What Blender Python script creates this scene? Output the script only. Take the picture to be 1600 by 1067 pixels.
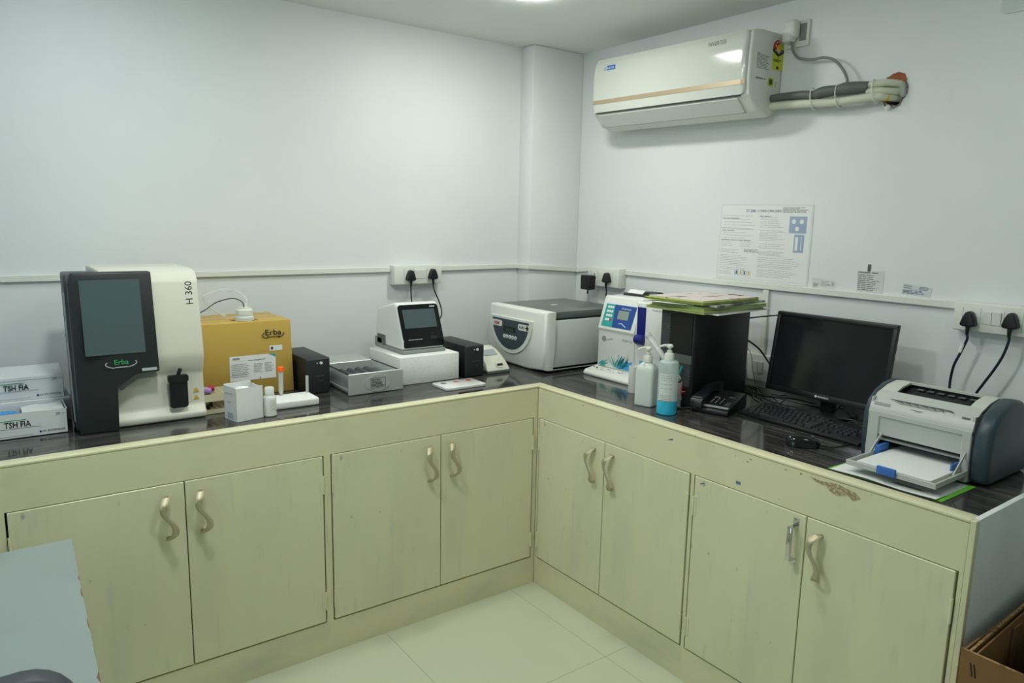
import bpy, bmesh, math, random
from mathutils import Vector, Matrix
random.seed(7)
for o in list(bpy.data.objects): bpy.data.objects.remove(o, do_unlink=True)
SC = bpy.context.scene; COL = SC.collection
PI = math.pi
# ------------------------------------------------------------------ camera
cam = bpy.data.objects.new('camera', bpy.data.cameras.new('camera')); COL.objects.link(cam)
cam.data.lens = 1132.1/1600*36; cam.data.sensor_width = 36; cam.data.clip_start = .02
def _rot(yaw, pitch, roll):
    fw = Vector((math.sin(yaw)*math.cos(pitch), math.cos(yaw)*math.cos(pitch), math.sin(pitch)))
    r = fw.cross(Vector((0, 0, 1))).normalized(); u = r.cross(fw)
    c, s = math.cos(roll), math.sin(roll)
    return fw, c*r+s*u, -s*r+c*u
fw, rr, uu = _rot(math.radians(36.4), math.radians(-9.43), math.radians(1.18))
cam.matrix_world = Matrix(((rr.x, uu.x, -fw.x, -1.7913), (rr.y, uu.y, -fw.y, -2.2418), (rr.z, uu.z, -fw.z, 1.5086), (0, 0, 0, 1)))
SC.camera = cam
# ------------------------------------------------------------------ world, exposure
w = bpy.data.worlds.new('world'); SC.world = w; w.use_nodes = True
w.node_tree.nodes['Background'].inputs[0].default_value = (.75, .9, 1, 1)
w.node_tree.nodes['Background'].inputs[1].default_value = .6
SC.view_settings.view_transform = 'Standard'; SC.view_settings.look = 'None'
SC.view_settings.exposure = 0.0; SC.view_settings.gamma = 1; SC.view_settings.use_curve_mapping = False
LAMP_POWER = 55.0           # emission of the ceiling panels
LAMPS = [(-.035, .06, 2.35, (1.0, .98, .92)), (-1.35, -.55, 3.0, (.96, .99, .96)), (.05, -1.75, .4, (.9, .99, .92)), (-1.45, .15, .65, (.86, .98, 1.08)), (-.6, -1.0, 1.6, (.99, .98, .92))]
CEIL = 2.36
# ------------------------------------------------------------------ materials
def hexc(h):
    h = h.lstrip('#'); c = [int(h[i:i+2], 16)/255 for i in (0, 2, 4)]
    return tuple(x/12.92 if x <= .04045 else ((x+.055)/1.055)**2.4 for x in c)+(1,)
_mats = {}
def mat(name, col, rough=.5, metal=0, spec=.5, noise=None, bump=None, coat=0, trans=0, emit=None, alpha=1, ior=1.45):
    if name in _mats: return _mats[name]
    m = bpy.data.materials.new(name); m.use_nodes = True; nt = m.node_tree; b = nt.nodes['Principled BSDF']
    c = hexc(col) if isinstance(col, str) else tuple(col)+(1,)*(4-len(col))
    b.inputs['Base Color'].default_value = c; b.inputs['Roughness'].default_value = rough
    b.inputs['Metallic'].default_value = metal; b.inputs['Specular IOR Level'].default_value = spec
    b.inputs['Coat Weight'].default_value = coat; b.inputs['Coat Roughness'].default_value = .06
    b.inputs['Transmission Weight'].default_value = trans; b.inputs['IOR'].default_value = ior
    b.inputs['Alpha'].default_value = alpha
    if emit:
        b.inputs['Emission Color'].default_value = tuple(emit[0])+(1,); b.inputs['Emission Strength'].default_value = emit[1]
    tc = nt.nodes.new('ShaderNodeTexCoord')
    def nz(scale, stretch, detail=4):
        mp = nt.nodes.new('ShaderNodeMapping'); mp.inputs['Scale'].default_value = stretch
        nt.links.new(tc.outputs['Object'], mp.inputs[0])
        n = nt.nodes.new('ShaderNodeTexNoise'); n.inputs['Scale'].default_value = scale; n.inputs['Detail'].default_value = detail
        nt.links.new(mp.outputs[0], n.inputs[0]); return n
    if noise:   # list of (scale, stretch, lo, hi, colour)
        last = None
        for (scale, stretch, lo, hi, c2) in noise:
            n = nz(scale, stretch, 6); r = nt.nodes.new('ShaderNodeMapRange')
            r.inputs[1].default_value = lo; r.inputs[2].default_value = hi; nt.links.new(n.outputs[0], r.inputs[0])
            mx = nt.nodes.new('ShaderNodeMix'); mx.data_type = 'RGBA'; nt.links.new(r.outputs[0], mx.inputs[0])
            if last: nt.links.new(last, mx.inputs[6])
            else: mx.inputs[6].default_value = c
            mx.inputs[7].default_value = hexc(c2); last = mx.outputs[2]
        nt.links.new(last, b.inputs['Base Color'])
    if bump:    # (scale, stretch, strength)
        n = nz(bump[0], bump[1]); bp = nt.nodes.new('ShaderNodeBump'); bp.inputs['Strength'].default_value = bump[2]
        bp.inputs['Distance'].default_value = .002
        nt.links.new(n.outputs[0], bp.inputs['Height']); nt.links.new(bp.outputs[0], b.inputs['Normal'])
    _mats[name] = m; return m
one = (1, 1, 1)
WALL = mat('wall_paint', '#e0e5e4', .5, noise=[(2.5, one, .45, .8, '#dbe0e0'), (14, (1, 1, .5), .70, .9, '#d2d8d7')], bump=(6, one, .35))
CEILM = mat('ceiling_paint', '#eaeeea', .6, bump=(5, one, .3))
PVC = mat('white_pvc', '#dfe3da', .35)
CREAM = mat('cream_enamel', '#e0dfba', .34, noise=[(5, (1.3, 1.3, .3), .46, .78, '#d6d5b9'), (16, (2.2, 2.2, .25), .60, .80, '#cccdb7'), (30, (1, 1, .6), .70, .76, '#aaaa9c')], bump=(14, (1, 1, .35), .35))
CREAM2 = mat('cream_enamel_fascia', '#dfddb6', .34, noise=[(5, (.5, .5, 1.2), .5, .78, '#cccbb3'), (22, (.5, .5, 2), .67, .80, '#bcbcaa')], bump=(14, (.4, .4, 1.4), .35))
GAP = mat('dark_gap', '#2b2a1e', .9)
GRX = mat('granite_back', '#2b2b29', .1, spec=.8, noise=[(9, (.25, 2.5, 1), .45, .7, '#474643'), (38, (.12, 2.2, 1), .5, .74, '#605e59'), (30, (.15, 2, 1), .6, .75, '#1f1d1b'), (70, (1.2, 1.2, 1), .70, .76, '#8b877f')])
GRY = mat('granite_right', '#2b2b29', .1, spec=.8, noise=[(9, (2.5, .25, 1), .45, .7, '#474643'), (38, (2.2, .12, 1), .5, .74, '#605e59'), (30, (2, .15, 1), .6, .75, '#1f1d1b'), (70, (1.2, 1.2, 1), .70, .76, '#8b877f')])
NICKEL = mat('satin_nickel', '#b8b294', .45, metal=.45)
CHROME = mat('chrome', '#d8d8d8', .12, metal=1)
BLACK = mat('black_plastic', '#15181a', .42)
BLACKG = mat('black_gloss', '#101315', .12)
DARK = mat('charcoal_plastic', '#23282a', .45, bump=(300, one, .15))
SCREENM = mat('monitor_screen', '#191d1e', .12, spec=.5)
SCREENG = mat('screen_grey', '#4a5a5c', .18)
WHITE = mat('white_plastic', '#dde1d8', .38)
WHITEW = mat('warm_white_plastic', '#d5d6c6', .38)
WHITEG = mat('white_gloss', '#e2e6e0', .12, coat=.6)
PAPER = mat('white_paper', '#e3e7e4', .7)
CARD = mat('white_card', '#dde1df', .6)
FOAM = mat('styrofoam', '#e6eae4', .75, noise=[(160, one, .55, .75, '#d5dad3')], bump=(220, one, .5))
GREYP = mat('grey_plastic', '#8a918d', .45)
GREYD = mat('dark_grey_plastic', '#5a625f', .4)
SLATE = mat('slate_plastic', '#33434a', .4)
LIDM = mat('grey_lid', '#5d6762', .3)
SILVER = mat('silver_paint', '#b4bab6', .35, metal=.3)
CARTON = mat('kraft_orange_carton', '#c0a24e', .55, noise=[(3, one, .4, .8, '#b69746')])
KRAFT = mat('kraft_board', '#7f5c34', .75, noise=[(4, one, .4, .75, '#8e6b41'), (50, (1, 1, 8), .6, .8, '#6e4f2c')])
KRAFTE = mat('kraft_edge', '#a98a5c', .8, noise=[(90, one, .45, .6, '#7b5c35')])
INK = mat('black_ink', '#1d2022', .6)
INKG = mat('grey_ink', '#8b918f', .6)
INKL = mat('light_grey_ink', '#a9b0ae', .6)
BLUEI = mat('blue_ink', '#23438c', .5)
GREENI = mat('green_ink', '#2f9a5c', .5)
TEAL = mat('teal_ink', '#2fa39c', .5)
YEL = mat('yellow_label', '#c8cf35', .5)
YEL2 = mat('yellow_warning', '#d2b92c', .5)
RED = mat('red_plastic', '#c22a22', .4)
REDI = mat('red_ink', '#c1282a', .5)
ORANGE = mat('orange_cap', '#ff6a1c', .4)
BLUEP = mat('blue_plastic', '#3a6fc0', .35)
NAVY = mat('navy_window', '#1a2374', .15)
CLEAR = mat('clear_plastic', '#eef4f1', .12, trans=.4, alpha=.55, ior=1.3)
GLASS = mat('clear_acrylic', '#e4efed', .04, trans=.5, alpha=.35, ior=1.2)
LIQ = mat('blue_sanitiser', '#35c0e4', .2, trans=.1)
HAZE = mat('translucent_bottle', '#d6e0d8', .3, trans=.08)
GOLD = mat('gold_stripe', '#b5a68a', .35, metal=.3)
BRICK = mat('broken_brick', '#a2603f', .9, noise=[(60, one, .4, .7, '#7a412b')], bump=(60, one, 1))
LAG = mat('cream_pipe_lagging', '#cfd2bd', .6, bump=(40, one, .4))
LAGG = mat('grey_pipe_tape', '#5d6360', .5, bump=(60, one, .4))
CORDG = mat('grey_cord', '#7d8583', .5)
CORDK = mat('black_cord', '#0e1012', .4)
CORDN = mat('navy_cord', '#141c2e', .4)
WTABLE = mat('white_laminate', '#929f9b', .35, noise=[(5, one, .5, .8, '#8a9793'), (9, one, .72, .78, '#a4a886')])
CHIP = mat('chipped_board', '#7d604a', .9)
CHAIRM = mat('slate_vinyl', '#3a4149', .5)
LIME = mat('lime_card', '#a9ba45', .6, noise=[(50, (1, 1, 4), .5, .7, '#8d9e3a')])
MINT = mat('pale_green_card', '#a4bb86', .6, noise=[(50, (1, 1, 5), .5, .7, '#8ea472')])
MAUVE = mat('mottled_cover', '#cfc6bf', .5, noise=[(9, (1, 2, 1), .56, .62, '#5c3b34')])
# floor tiles: lines every 0.57 m
def floor_mat():
    m = bpy.data.materials.new('vitrified_tiles'); m.use_nodes = True; nt = m.node_tree; b = nt.nodes['Principled BSDF']
    tc = nt.nodes.new('ShaderNodeTexCoord'); sp = nt.nodes.new('ShaderNodeSeparateXYZ'); nt.links.new(tc.outputs['Object'], sp.inputs[0])
    def mth(op, a, b2):
        n = nt.nodes.new('ShaderNodeMath'); n.operation = op
        for i, v in enumerate((a, b2)):
            if v is None: continue
            if isinstance(v, (int, float)): n.inputs[i].default_value = v
            else: nt.links.new(v, n.inputs[i])
        return n.outputs[0]
    outs = []
    for ax, off in ((0, -.118), (1, -.566)):
        t = mth('DIVIDE', mth('SUBTRACT', sp.outputs[ax], off), .57)
        d = mth('ABSOLUTE', mth('SUBTRACT', mth('FRACT', mth('ADD', t, 20.5), None), .5), None)
        outs.append(mth('LESS_THAN', d, .0018))
    ln = mth('MAXIMUM', outs[0], outs[1])
    n = nt.nodes.new('ShaderNodeTexNoise'); n.inputs['Scale'].default_value = 2.2; n.inputs['Detail'].default_value = 8
    nt.links.new(tc.outputs['Object'], n.inputs[0])
    mr = nt.nodes.new('ShaderNodeMapRange'); mr.inputs[1].default_value = .5; mr.inputs[2].default_value = .8; nt.links.new(n.outputs[0], mr.inputs[0])
    m1 = nt.nodes.new('ShaderNodeMix'); m1.data_type = 'RGBA'; m1.inputs[6].default_value = hexc('#c6ccb4'); m1.inputs[7].default_value = hexc('#bbc0a6')
    nt.links.new(mr.outputs[0], m1.inputs[0])
    m2 = nt.nodes.new('ShaderNodeMix'); m2.data_type = 'RGBA'; nt.links.new(ln, m2.inputs[0]); nt.links.new(m1.outputs[2], m2.inputs[6])
    m2.inputs[7].default_value = hexc('#989c80'); nt.links.new(m2.outputs[2], b.inputs['Base Color'])
    b.inputs['Roughness'].default_value = .22; return m
FLOORM = floor_mat()
# ------------------------------------------------------------------ mesh builder
class MB:
    def __init__(s): s.bm = bmesh.new()
    def _merge(s, t):
        me = bpy.data.meshes.new('t'); t.to_mesh(me); t.free(); s.bm.from_mesh(me); bpy.data.meshes.remove(me); return s
    def box(s, x0, x1, y0, y1, z0, z1, bev=0, seg=2, M=None):
        t = bmesh.new(); bmesh.ops.create_cube(t, size=1)
        for v in t.verts:
            v.co = Vector((x0 if v.co.x < 0 else x1, y0 if v.co.y < 0 else y1, z0 if v.co.z < 0 else z1))
        if bev: bmesh.ops.bevel(t, geom=t.edges[:], offset=bev, segments=seg, affect='EDGES', profile=.5)
        if M: bmesh.ops.transform(t, matrix=M, verts=t.verts)
        return s._merge(t)
    def prism(s, pts, a0, a1, axis='y', bev=0, seg=2, M=None, warp=None, capbev=True):
        """pts: polygon in the two other axes (x: y,z / y: x,z / z: x,y), extruded from a0 to a1"""
        t = bmesh.new()
        def P(p, a): return {'x': (a, p[0], p[1]), 'y': (p[0], a, p[1]), 'z': (p[0], p[1], a)}[axis]
        A = [t.verts.new(P(p, a0)) for p in pts]; B = [t.verts.new(P(p, a1)) for p in pts]
        t.faces.new(A); t.faces.new(B[::-1]); n = len(pts)
        for i in range(n): t.faces.new((A[i], B[i], B[(i+1) % n], A[(i+1) % n]))
        bmesh.ops.recalc_face_normals(t, faces=t.faces)
        if bev:
            ed = [e for e in t.edges if len(e.link_faces) == 2 and e.calc_face_angle(0) > .5]
            bmesh.ops.bevel(t, geom=ed, offset=bev, segments=seg, affect='EDGES', profile=.5)
        if warp:
            for v in t.verts: v.co = Vector(warp(*v.co))
        if M: bmesh.ops.transform(t, matrix=M, verts=t.verts)
        return s._merge(t)
    def lathe(s, prof, c=(0, 0, 0), n=24, M=None):
        t = bmesh.new(); rings = []
        for r, z in prof:
            if r < 1e-6: rings.append([t.verts.new((0, 0, z))])
            else: rings.append([t.verts.new((r*math.cos(2*PI*i/n), r*math.sin(2*PI*i/n), z)) for i in range(n)])
        for a, b in zip(rings, rings[1:]):
            for i in range(n):
                j = (i+1) % n
                if len(a) == 1 and len(b) == 1: continue
                if len(a) == 1: t.faces.new((a[0], b[i], b[j]))
                elif len(b) == 1: t.faces.new((a[i], a[j], b[0]))
                else: t.faces.new((a[i], a[j], b[j], b[i]))
        if len(rings[0]) > 1: t.faces.new(rings[0][::-1])
        if len(rings[-1]) > 1: t.faces.new(rings[-1])
        bmesh.ops.recalc_face_normals(t, faces=t.faces)
        bmesh.ops.transform(t, matrix=Matrix.Translation(c) @ (M or Matrix()), verts=t.verts)
        return s._merge(t)
    def cyl(s, p0, p1, r, r1=None, n=20):
        p0, p1 = Vector(p0), Vector(p1); d = p1-p0; L = d.length
        return s.lathe([(r, 0), (r if r1 is None else r1, L)], p0, n, d.to_track_quat('Z', 'Y').to_matrix().to_4x4())
    def tube(s, pts, r, n=8, sub=6):
        P = [Vector(p) for p in pts]
        if sub > 1 and len(P) > 2:
            Q = []; E = [2*P[0]-P[1]]+P+[2*P[-1]-P[-2]]
            for i in range(1, len(E)-2):
                for k in range(sub):
                    u = k/sub; a, b, c, d = E[i-1], E[i], E[i+1], E[i+2]
                    Q.append(.5*((2*b)+(c-a)*u+(2*a-5*b+4*c-d)*u*u+(3*b-a-3*c+d)*u**3))
            Q.append(P[-1]); P = Q
        t = bmesh.new(); rings = []; up = Vector((0, 0, 1))
        T0 = (P[1]-P[0]).normalized(); nrm = T0.orthogonal().normalized()
        rad = r if callable(r) else (lambda u: r)
        for i, p in enumerate(P):
            T = (P[min(i+1, len(P)-1)]-P[max(i-1, 0)]).normalized()
            nrm = (nrm-T*nrm.dot(T)).normalized(); b = T.cross(nrm); q = rad(i/(len(P)-1))
            rings.append([t.verts.new(p+q*(nrm*math.cos(2*PI*k/n)+b*math.sin(2*PI*k/n))) for k in range(n)])
        for a, b in zip(rings, rings[1:]):
            for k in range(n): t.faces.new((a[k], a[(k+1) % n], b[(k+1) % n], b[k]))
        t.faces.new(rings[0][::-1]); t.faces.new(rings[-1]); bmesh.ops.recalc_face_normals(t, faces=t.faces)
        return s._merge(t)
    def loft(s, secs):
        """secs: list of closed rings (same count) of 3D points"""
        t = bmesh.new(); R = [[t.verts.new(p) for p in sec] for sec in secs]; n = len(R[0])
        for a, b in zip(R, R[1:]):
            for k in range(n): t.faces.new((a[k], a[(k+1) % n], b[(k+1) % n], b[k]))
        t.faces.new(R[0][::-1]); t.faces.new(R[-1]); bmesh.ops.recalc_face_normals(t, faces=t.faces)
        return s._merge(t)
    def poly(s, pts, fr, h=.0006, th=None):
        """flat polygon (thin slab) in frame fr, from height 0 to h"""
        t = bmesh.new(); A = [t.verts.new(fr.p(a, b, 0)) for a, b in pts]; B = [t.verts.new(fr.p(a, b, h)) for a, b in pts]
        t.faces.new(A); t.faces.new(B[::-1]); n = len(pts)
        for i in range(n): t.faces.new((A[i], B[i], B[(i+1) % n], A[(i+1) % n]))
        bmesh.ops.recalc_face_normals(t, faces=t.faces); return s._merge(t)
    def rect(s, fr, a0, a1, b0, b1, h=.0006, r=0):
        if r: return s.poly(rrect(a0, a1, b0, b1, r), fr, h)
        return s.poly([(a0, b0), (a1, b0), (a1, b1), (a0, b1)], fr, h)
    def disc(s, fr, a, b, r, h=.0006, n=20, sy=1):
        return s.poly([(a+r*math.cos(2*PI*i/n), b+sy*r*math.sin(2*PI*i/n)) for i in range(n)], fr, h)
    def text(s, body, fr, a, b, size, align='LEFT', bold=0, h=.0008, rot=0, sx=1):
        cu = bpy.data.curves.new('txt', 'FONT'); cu.body = body; cu.size = size; cu.align_x = align; cu.offset = bold*size; cu.resolution_u = 2
        ob = bpy.data.objects.new('txt', cu); me = ob.to_mesh()
        t = bmesh.new(); t.from_mesh(me); ob.to_mesh_clear(); bpy.data.objects.remove(ob); bpy.data.curves.remove(cu)
        c, sn = math.cos(rot), math.sin(rot)
        for v in t.verts:
            x, y = v.co.x*sx, v.co.y; v.co = Vector(fr.p(a+x*c-y*sn, b+x*sn+y*c, h))
        return s._merge(t)
    def lines(s, fr, a0, a1, b0, b1, n, th, h=.0007, ragged=.3):
        """rows of small printed words"""
        for i in range(n):
            b = b1-(b1-b0)*(i+.5)/n; a = a0; end = a1-(a1-a0)*random.random()*ragged
            while a < end:
                L = min(random.uniform(4, 14)*th, end-a); s.rect(fr, a, a+L, b-th/2, b+th/2, h); a += L+th*1.3
        return s
    def build(s, name, m, parent=None, world=True, smooth=35, label=None, warp=None):
        if warp:
            for v in s.bm.verts: v.co = Vector(warp(*v.co))
        if parent is not None and world:
            off = Vector(parent.location)
            if parent.parent: off = off+Vector(parent.parent.location)
            bmesh.ops.translate(s.bm, verts=s.bm.verts, vec=-off)
        me = bpy.data.meshes.new(name); s.bm.to_mesh(me); s.bm.free()
        for mm in (m if isinstance(m, (list, tuple)) else [m]): me.materials.append(mm)
        for p in me.polygons: p.use_smooth = True
        me.set_sharp_from_angle(angle=math.radians(smooth))
        o = bpy.data.objects.new(name, me); COL.objects.link(o)
        if parent is not None: o.parent = parent
        if label: o['label'] = label
        return o
def arc(fr, a, b, ra, rb, t0, t1, w, h=.0008, n=12):
    """thin curved stroke"""
    P = [(a+(ra+s*w/2)*math.cos(t), b+(rb+s*w/2)*math.sin(t)) for s, seq in ((1, range(n+1)), (-1, range(n, -1, -1))) for t in [t0+(t1-t0)*i/n for i in seq]]
    return P
class Fr:
    def __init__(s, o, u, v):
        s.o, s.u, s.v = Vector(o), Vector(u).normalized(), Vector(v).normalized(); s.n = s.u.cross(s.v).normalized()
    def p(s, a, b, h=0): return s.o+s.u*a+s.v*b+s.n*h
X, Y, Z = Vector((1, 0, 0)), Vector((0, 1, 0)), Vector((0, 0, 1))
def FB(x, y, z): return Fr((x, y, z), X, Z)        # on a face looking towards -y
def FX(x, y, z): return Fr((x, y, z), -Y, Z)       # on a face looking towards -x
def FT(x, y, z): return Fr((x, y, z), X, Y)        # on a top face
def rrect(a0, a1, b0, b1, r, n=5):
    out = []
    for cx, cy, s0 in ((a1-r, b0+r, -.5), (a1-r, b1-r, 0), (a0+r, b1-r, .5), (a0+r, b0+r, 1)):
        for k in range(n+1):
            a = PI*(s0+.5*k/n); out.append((cx+r*math.cos(a), cy+r*math.sin(a)))
    return out
def tag(o, label, cat, group=None):
    o['label'] = label; o['category'] = cat
    if group: o['group'] = group
    return o
def thing(name, label, cat, loc=(0, 0, 0), rz=0, group=None):
    o = bpy.data.objects.new(name, None); COL.objects.link(o); o.empty_display_size = .05
    o.location = loc; o.rotation_euler = (0, 0, rz); return tag(o, label, cat, group)
def struct(name, mb, m, **k):
    o = mb.build(name, m, **k); o['kind'] = 'structure'; return o
def dup(root, loc, rz, label, group=None):
    r = root.copy(); COL.objects.link(r); r.location = loc; r.rotation_euler = (0, 0, rz); r['label'] = label
    if group: r['group'] = group
    for ch in list(root.children):
        c = ch.copy(); COL.objects.link(c); c.parent = r
        for g in ch.children:
            d = g.copy(); COL.objects.link(d); d.parent = c
    return r
RW = -PI/2     # rotation of things that hang on / face from the right wall
HC = .85       # counter height
# ================================================================== the room
X0, Y0 = -3.5, -3.7
struct('floor', MB().box(X0-.1, .9, Y0-.1, .9, -.1, 0), FLOORM)
struct('ceiling', MB().box(X0-.1, .9, Y0-.1, .9, CEIL, CEIL+.1), CEILM)
struct('wall_back', MB().box(X0-.1, .9, .8, .9, 0, CEIL), WALL)
rw = MB()      # the right wall with a ragged hole for the pipes
ny, nz_ = (-.90, 1.985), .045
hole = [(-.955, 1.955), (-.952, 2.0), (-.93, 2.03), (-.905, 2.022), (-.885, 2.012), (-.87, 1.99), (-.872, 1.955), (-.90, 1.93), (-.93, 1.925)]
def ringwall():
    t = bmesh.new()
    outer = [(-3.8, 0), (-.9, 0), (.8, 0), (.8, 2.0), (.8, CEIL), (-.9, CEIL), (-3.8, CEIL), (-3.8, 2.0)]
    cx, cy = -.91, 1.975
    inner = []
    angs = sorted([(math.atan2(b-cy, a-cx), (a, b)) for a, b in outer]); ins = sorted([(math.atan2(b-cy, a-cx), (a, b)) for a, b in hole])
    O = [t.verts.new((.8, a, b)) for _, (a, b) in angs]; I = [t.verts.new((.8, a, b)) for _, (a, b) in ins]
    es = []
    for L in (O, I):
        for i in range(len(L)): es.append(t.edges.new((L[i], L[(i+1) % len(L)])))
    bmesh.ops.triangle_fill(t, use_beauty=True, edges=es)
    r = bmesh.ops.extrude_face_region(t, geom=t.faces[:])
    bmesh.ops.translate(t, verts=[v for v in r['geom'] if isinstance(v, bmesh.types.BMVert)], vec=(.1, 0, 0))
    bmesh.ops.recalc_face_normals(t, faces=t.faces); return t
rw._merge(ringwall()); struct('wall_right', rw, WALL, smooth=20)
struct('wall_left', MB().box(X0-.1, X0, Y0-.1, .8, 0, CEIL), WALL)
struct('wall_front', MB().box(X0, .8, Y0-.1, Y0, 0, CEIL), WALL)
struct('wall_corner_pillar', MB().box(.475, .8, .7, .8, 0, CEIL, .006), WALL)
struct('wall_counter_end', MB().box(.0195, .8, -1.615, -1.6015, 0, HC+.003, .001), mat('end_wall_paint', '#dfe5e4', .5, noise=[(4, one, .5, .8, '#d2d9d9'), (60, one, .68, .75, '#a5adab')], bump=(9, one, .5)))
# surface raceways
def race(name, pts, h=.023, d=.014, side='b'):
    m = MB()
    for a, b in zip(pts, pts[1:]):
        if side == 'b': m.prism([(a[0], a[2]), (b[0], b[2]), (b[0], b[2]+h), (a[0], a[2]+h)], a[1]-d, a[1], 'y', .0015, 1)
        else: m.prism([(a[1], a[2]), (b[1], b[2]), (b[1], b[2]+h), (a[1], a[2]+h)], a[0]-d, a[0], 'x', .0015, 1)
    return struct(name, m, PVC)
race('trim_1', [(X0, .8, 1.2655), (-.262, .8, 1.2655)])
race('trim_2', [(-.008, .8, 1.265), (.475, .8, 1.268)])
race('trim_3', [(.475, .7, 1.268), (.475, .8, 1.268)], side='r')
race('trim_4', [(.461, .7, 1.2695), (.8, .7, 1.247)])
race('trim_5', [(.8, .686, 1.246), (.8, .55, 1.262)], side='r')
race('trim_6', [(.8, .325, 1.257), (.8, -1.2, 1.254)], side='r')
struct('trim_7', MB().box(.788, .8, -.492, -.466, .992, 1.254, .0015, 1), PVC)
struct('baseboard_counter', MB().box(.79, .8, -1.6, .1, HC, .873), PVC)
# ceiling panel lights
def lampdisc(x, y, k, i, col):
    t = thing('ceiling_light', ['round recessed ceiling light glowing at the top edge above the corner', 'round ceiling light above the white table', 'round ceiling light near the open end of the right counter', 'round ceiling light above the blood analyzer', 'round ceiling light above the middle of the floor'][i], 'light', (x, y, CEIL))
    MB().lathe([(.1, -.0005), (.1, -.003), (.0865, -.004), (.0865, -.0005)], (x, y, CEIL)).build('trim_ring', PVC, t)
    e = mat('lamp_glow_%d' % i, '#ffffff', .5, emit=(col, LAMP_POWER*k))
    MB().lathe([(.0, -.015), (.055, -.014), (.078, -.011), (.085, -.006), (.085, -.001), (0, -.001)], (x, y, CEIL), 32).build('diffuser', e, t)
for i, (x, y, k, col) in enumerate(LAMPS): lampdisc(x, y, k, i, col)
# added unseen window on the left wall; its glowing pane gives cool light
struct('window_added_frame', MB().box(X0-.02, X0+.03, -2.2, -.7, 1.0, 1.05).box(X0-.02, X0+.03, -2.2, -.7, 2.05, 2.1).box(X0-.02, X0+.03, -2.2, -2.15, 1.05, 2.05).box(X0-.02, X0+.03, -.75, -.7, 1.05, 2.05).box(X0-.02, X0+.02, -1.47, -1.43, 1.05, 2.05), PVC)
wl = struct('window_added_glow', MB().box(X0+.001, X0+.008, -2.15, -.75, 1.05, 2.05), mat('added_glow_pane', '#cfe4f0', .2, emit=((.7, .88, 1.0), 2.2)))
# ================================================================== cabinets (local: x right, -y outward)
def s_handle(m, x, zc, flip=1, L=.133):
    """wavy strap handle standing off the door"""
    secs = []; n = 22
    for i in range(n+1):
        u = i/n; z = zc+L/2-L*u
        xo = flip*.0155*math.sin(2*PI*u)
        d = .028*min(1, math.sin(PI*min(max(u, .02), .98))*2.2)**.6
        wd = .0088+.0035*abs(math.cos(PI*u))**3
        g = .0006 if i % 2 else 0
        yy = -.006-d-g
        secs.append([(x+xo-wd, yy, z), (x+xo-wd*.5, yy-.004, z), (x+xo+wd*.5, yy-.004, z), (x+xo+wd, yy, z), (x+xo+wd*.5, yy+.003, z), (x+xo-wd*.5, yy+.003, z)])
    m.loft(secs)
    for zz in (zc+L/2-.004, zc-L/2+.004):
        m.cyl((x, -.002, zz), (x, -.012, zz), .007, n=12)
    return m
def box_handle(m, x, zc, L=.12):
    """flat chrome bar handle on two bent feet, screwed to the door"""
    for s in (1, -1):
        z = zc+s*L/2
        m.box(x-.009, x+.009, -.004, -.002, z-.010, z+.010, .001, 1)
        m.box(x-.008, x+.008, -.034, -.003, z-s*.012-.0015, z-s*.012+.0015, .0006, 1)
        m.cyl((x-.003, -.004, z+.004), (x-.003, -.0065, z+.004), .0028, n=10); m.cyl((x+.003, -.004, z-.005), (x+.003, -.0065, z-.005), .0028, n=10)
    m.prism([(x-.009, -.030), (x-.006, -.035), (x+.006, -.035), (x+.009, -.030), (x+.006, -.031), (x-.006, -.031)], zc-L/2+.0105, zc+L/2-.0105, 'z', .0005, 1)
    return m
def cabinet(label, loc, rz, W, d0, dm, d1, deep=.74, x0body=0.0, handles=('s', 's'), lip=0.0, cut=.002):
    t = thing('base_cabinet', label, 'cabinet', loc, rz, 'cream base cabinets under the worktop')
    b = MB()
    b.box(x0body, W, .001, .018, .722, .843)                     # fascia
    b.box(x0body, d0-.003, .001, .018, .117, .722); b.box(d1+.003, W, .001, .018, .117, .722)   # stiles
    b.box(x0body, W, .001, .018, 0, .117)                        # plinth
    b.box(x0body, W+lip, .001, .0495, .8435, HC+.002, .003, 2)         # painted front lip
    b.build('body', CREAM2, t, world=False)
    g = MB().box(x0body+.002, W-cut, .0185, deep, .002, .828)
    g.build('carcass', GAP, t, world=False)
    for k, (a, c) in enumerate(((d0+.0022, dm-.0016), (dm+.0016, d1-.0022))):
        d = MB().box(a, c, -.002, .016, .1225, .7195, .0015, 1).build('door', CREAM, t, world=False)
        hx = (dm-.052) if k == 0 else (dm+.045)
        if handles[k] == 's': s_handle(MB(), hx, .619, -1).build('handle', NICKEL, d, world=False)
        else: box_handle(MB(), hx+.022, .636).build('handle', CHROME, d, world=False, label='straight chrome handle unlike the wavy ones')
        xh = a if k == 0 else c
        for zz in (.62, .20):
            MB().cyl((xh, -.003, zz-.032), (xh, -.003, zz+.032), .0035, n=10).box(min(xh, xh+(.012 if k == 0 else -.012)), max(xh, xh+(.012 if k == 0 else -.012)), -.0035, -.0015, zz-.032, zz+.032).build('hinge', CREAM, d, world=False)
    return t
cabinet('cream two-door cabinet left of the floor corner, under the blood mixer and foam box', (-.9, 0, 0), 0, .9, .015, .443, .878, lip=.0495)
cabinet('cream two-door cabinet at the left, behind the white table corner', (-1.8, 0, 0), 0, .9, .013, .453, .886)
cabinet('cream two-door cabinet past the left edge of the photo', (-2.7, 0, 0), 0, .9, .013, .453, .886)
c3 = cabinet('cream two-door cabinet right of the floor corner, below the pump bottles', (0, 0, 0), RW, .802, .014, .398, .793)
c4 = cabinet('cream two-door cabinet at the right end, with one odd chrome handle', (0, -.802, 0), RW, .799, .010, .402, .786, handles=('box', 's'))
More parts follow.
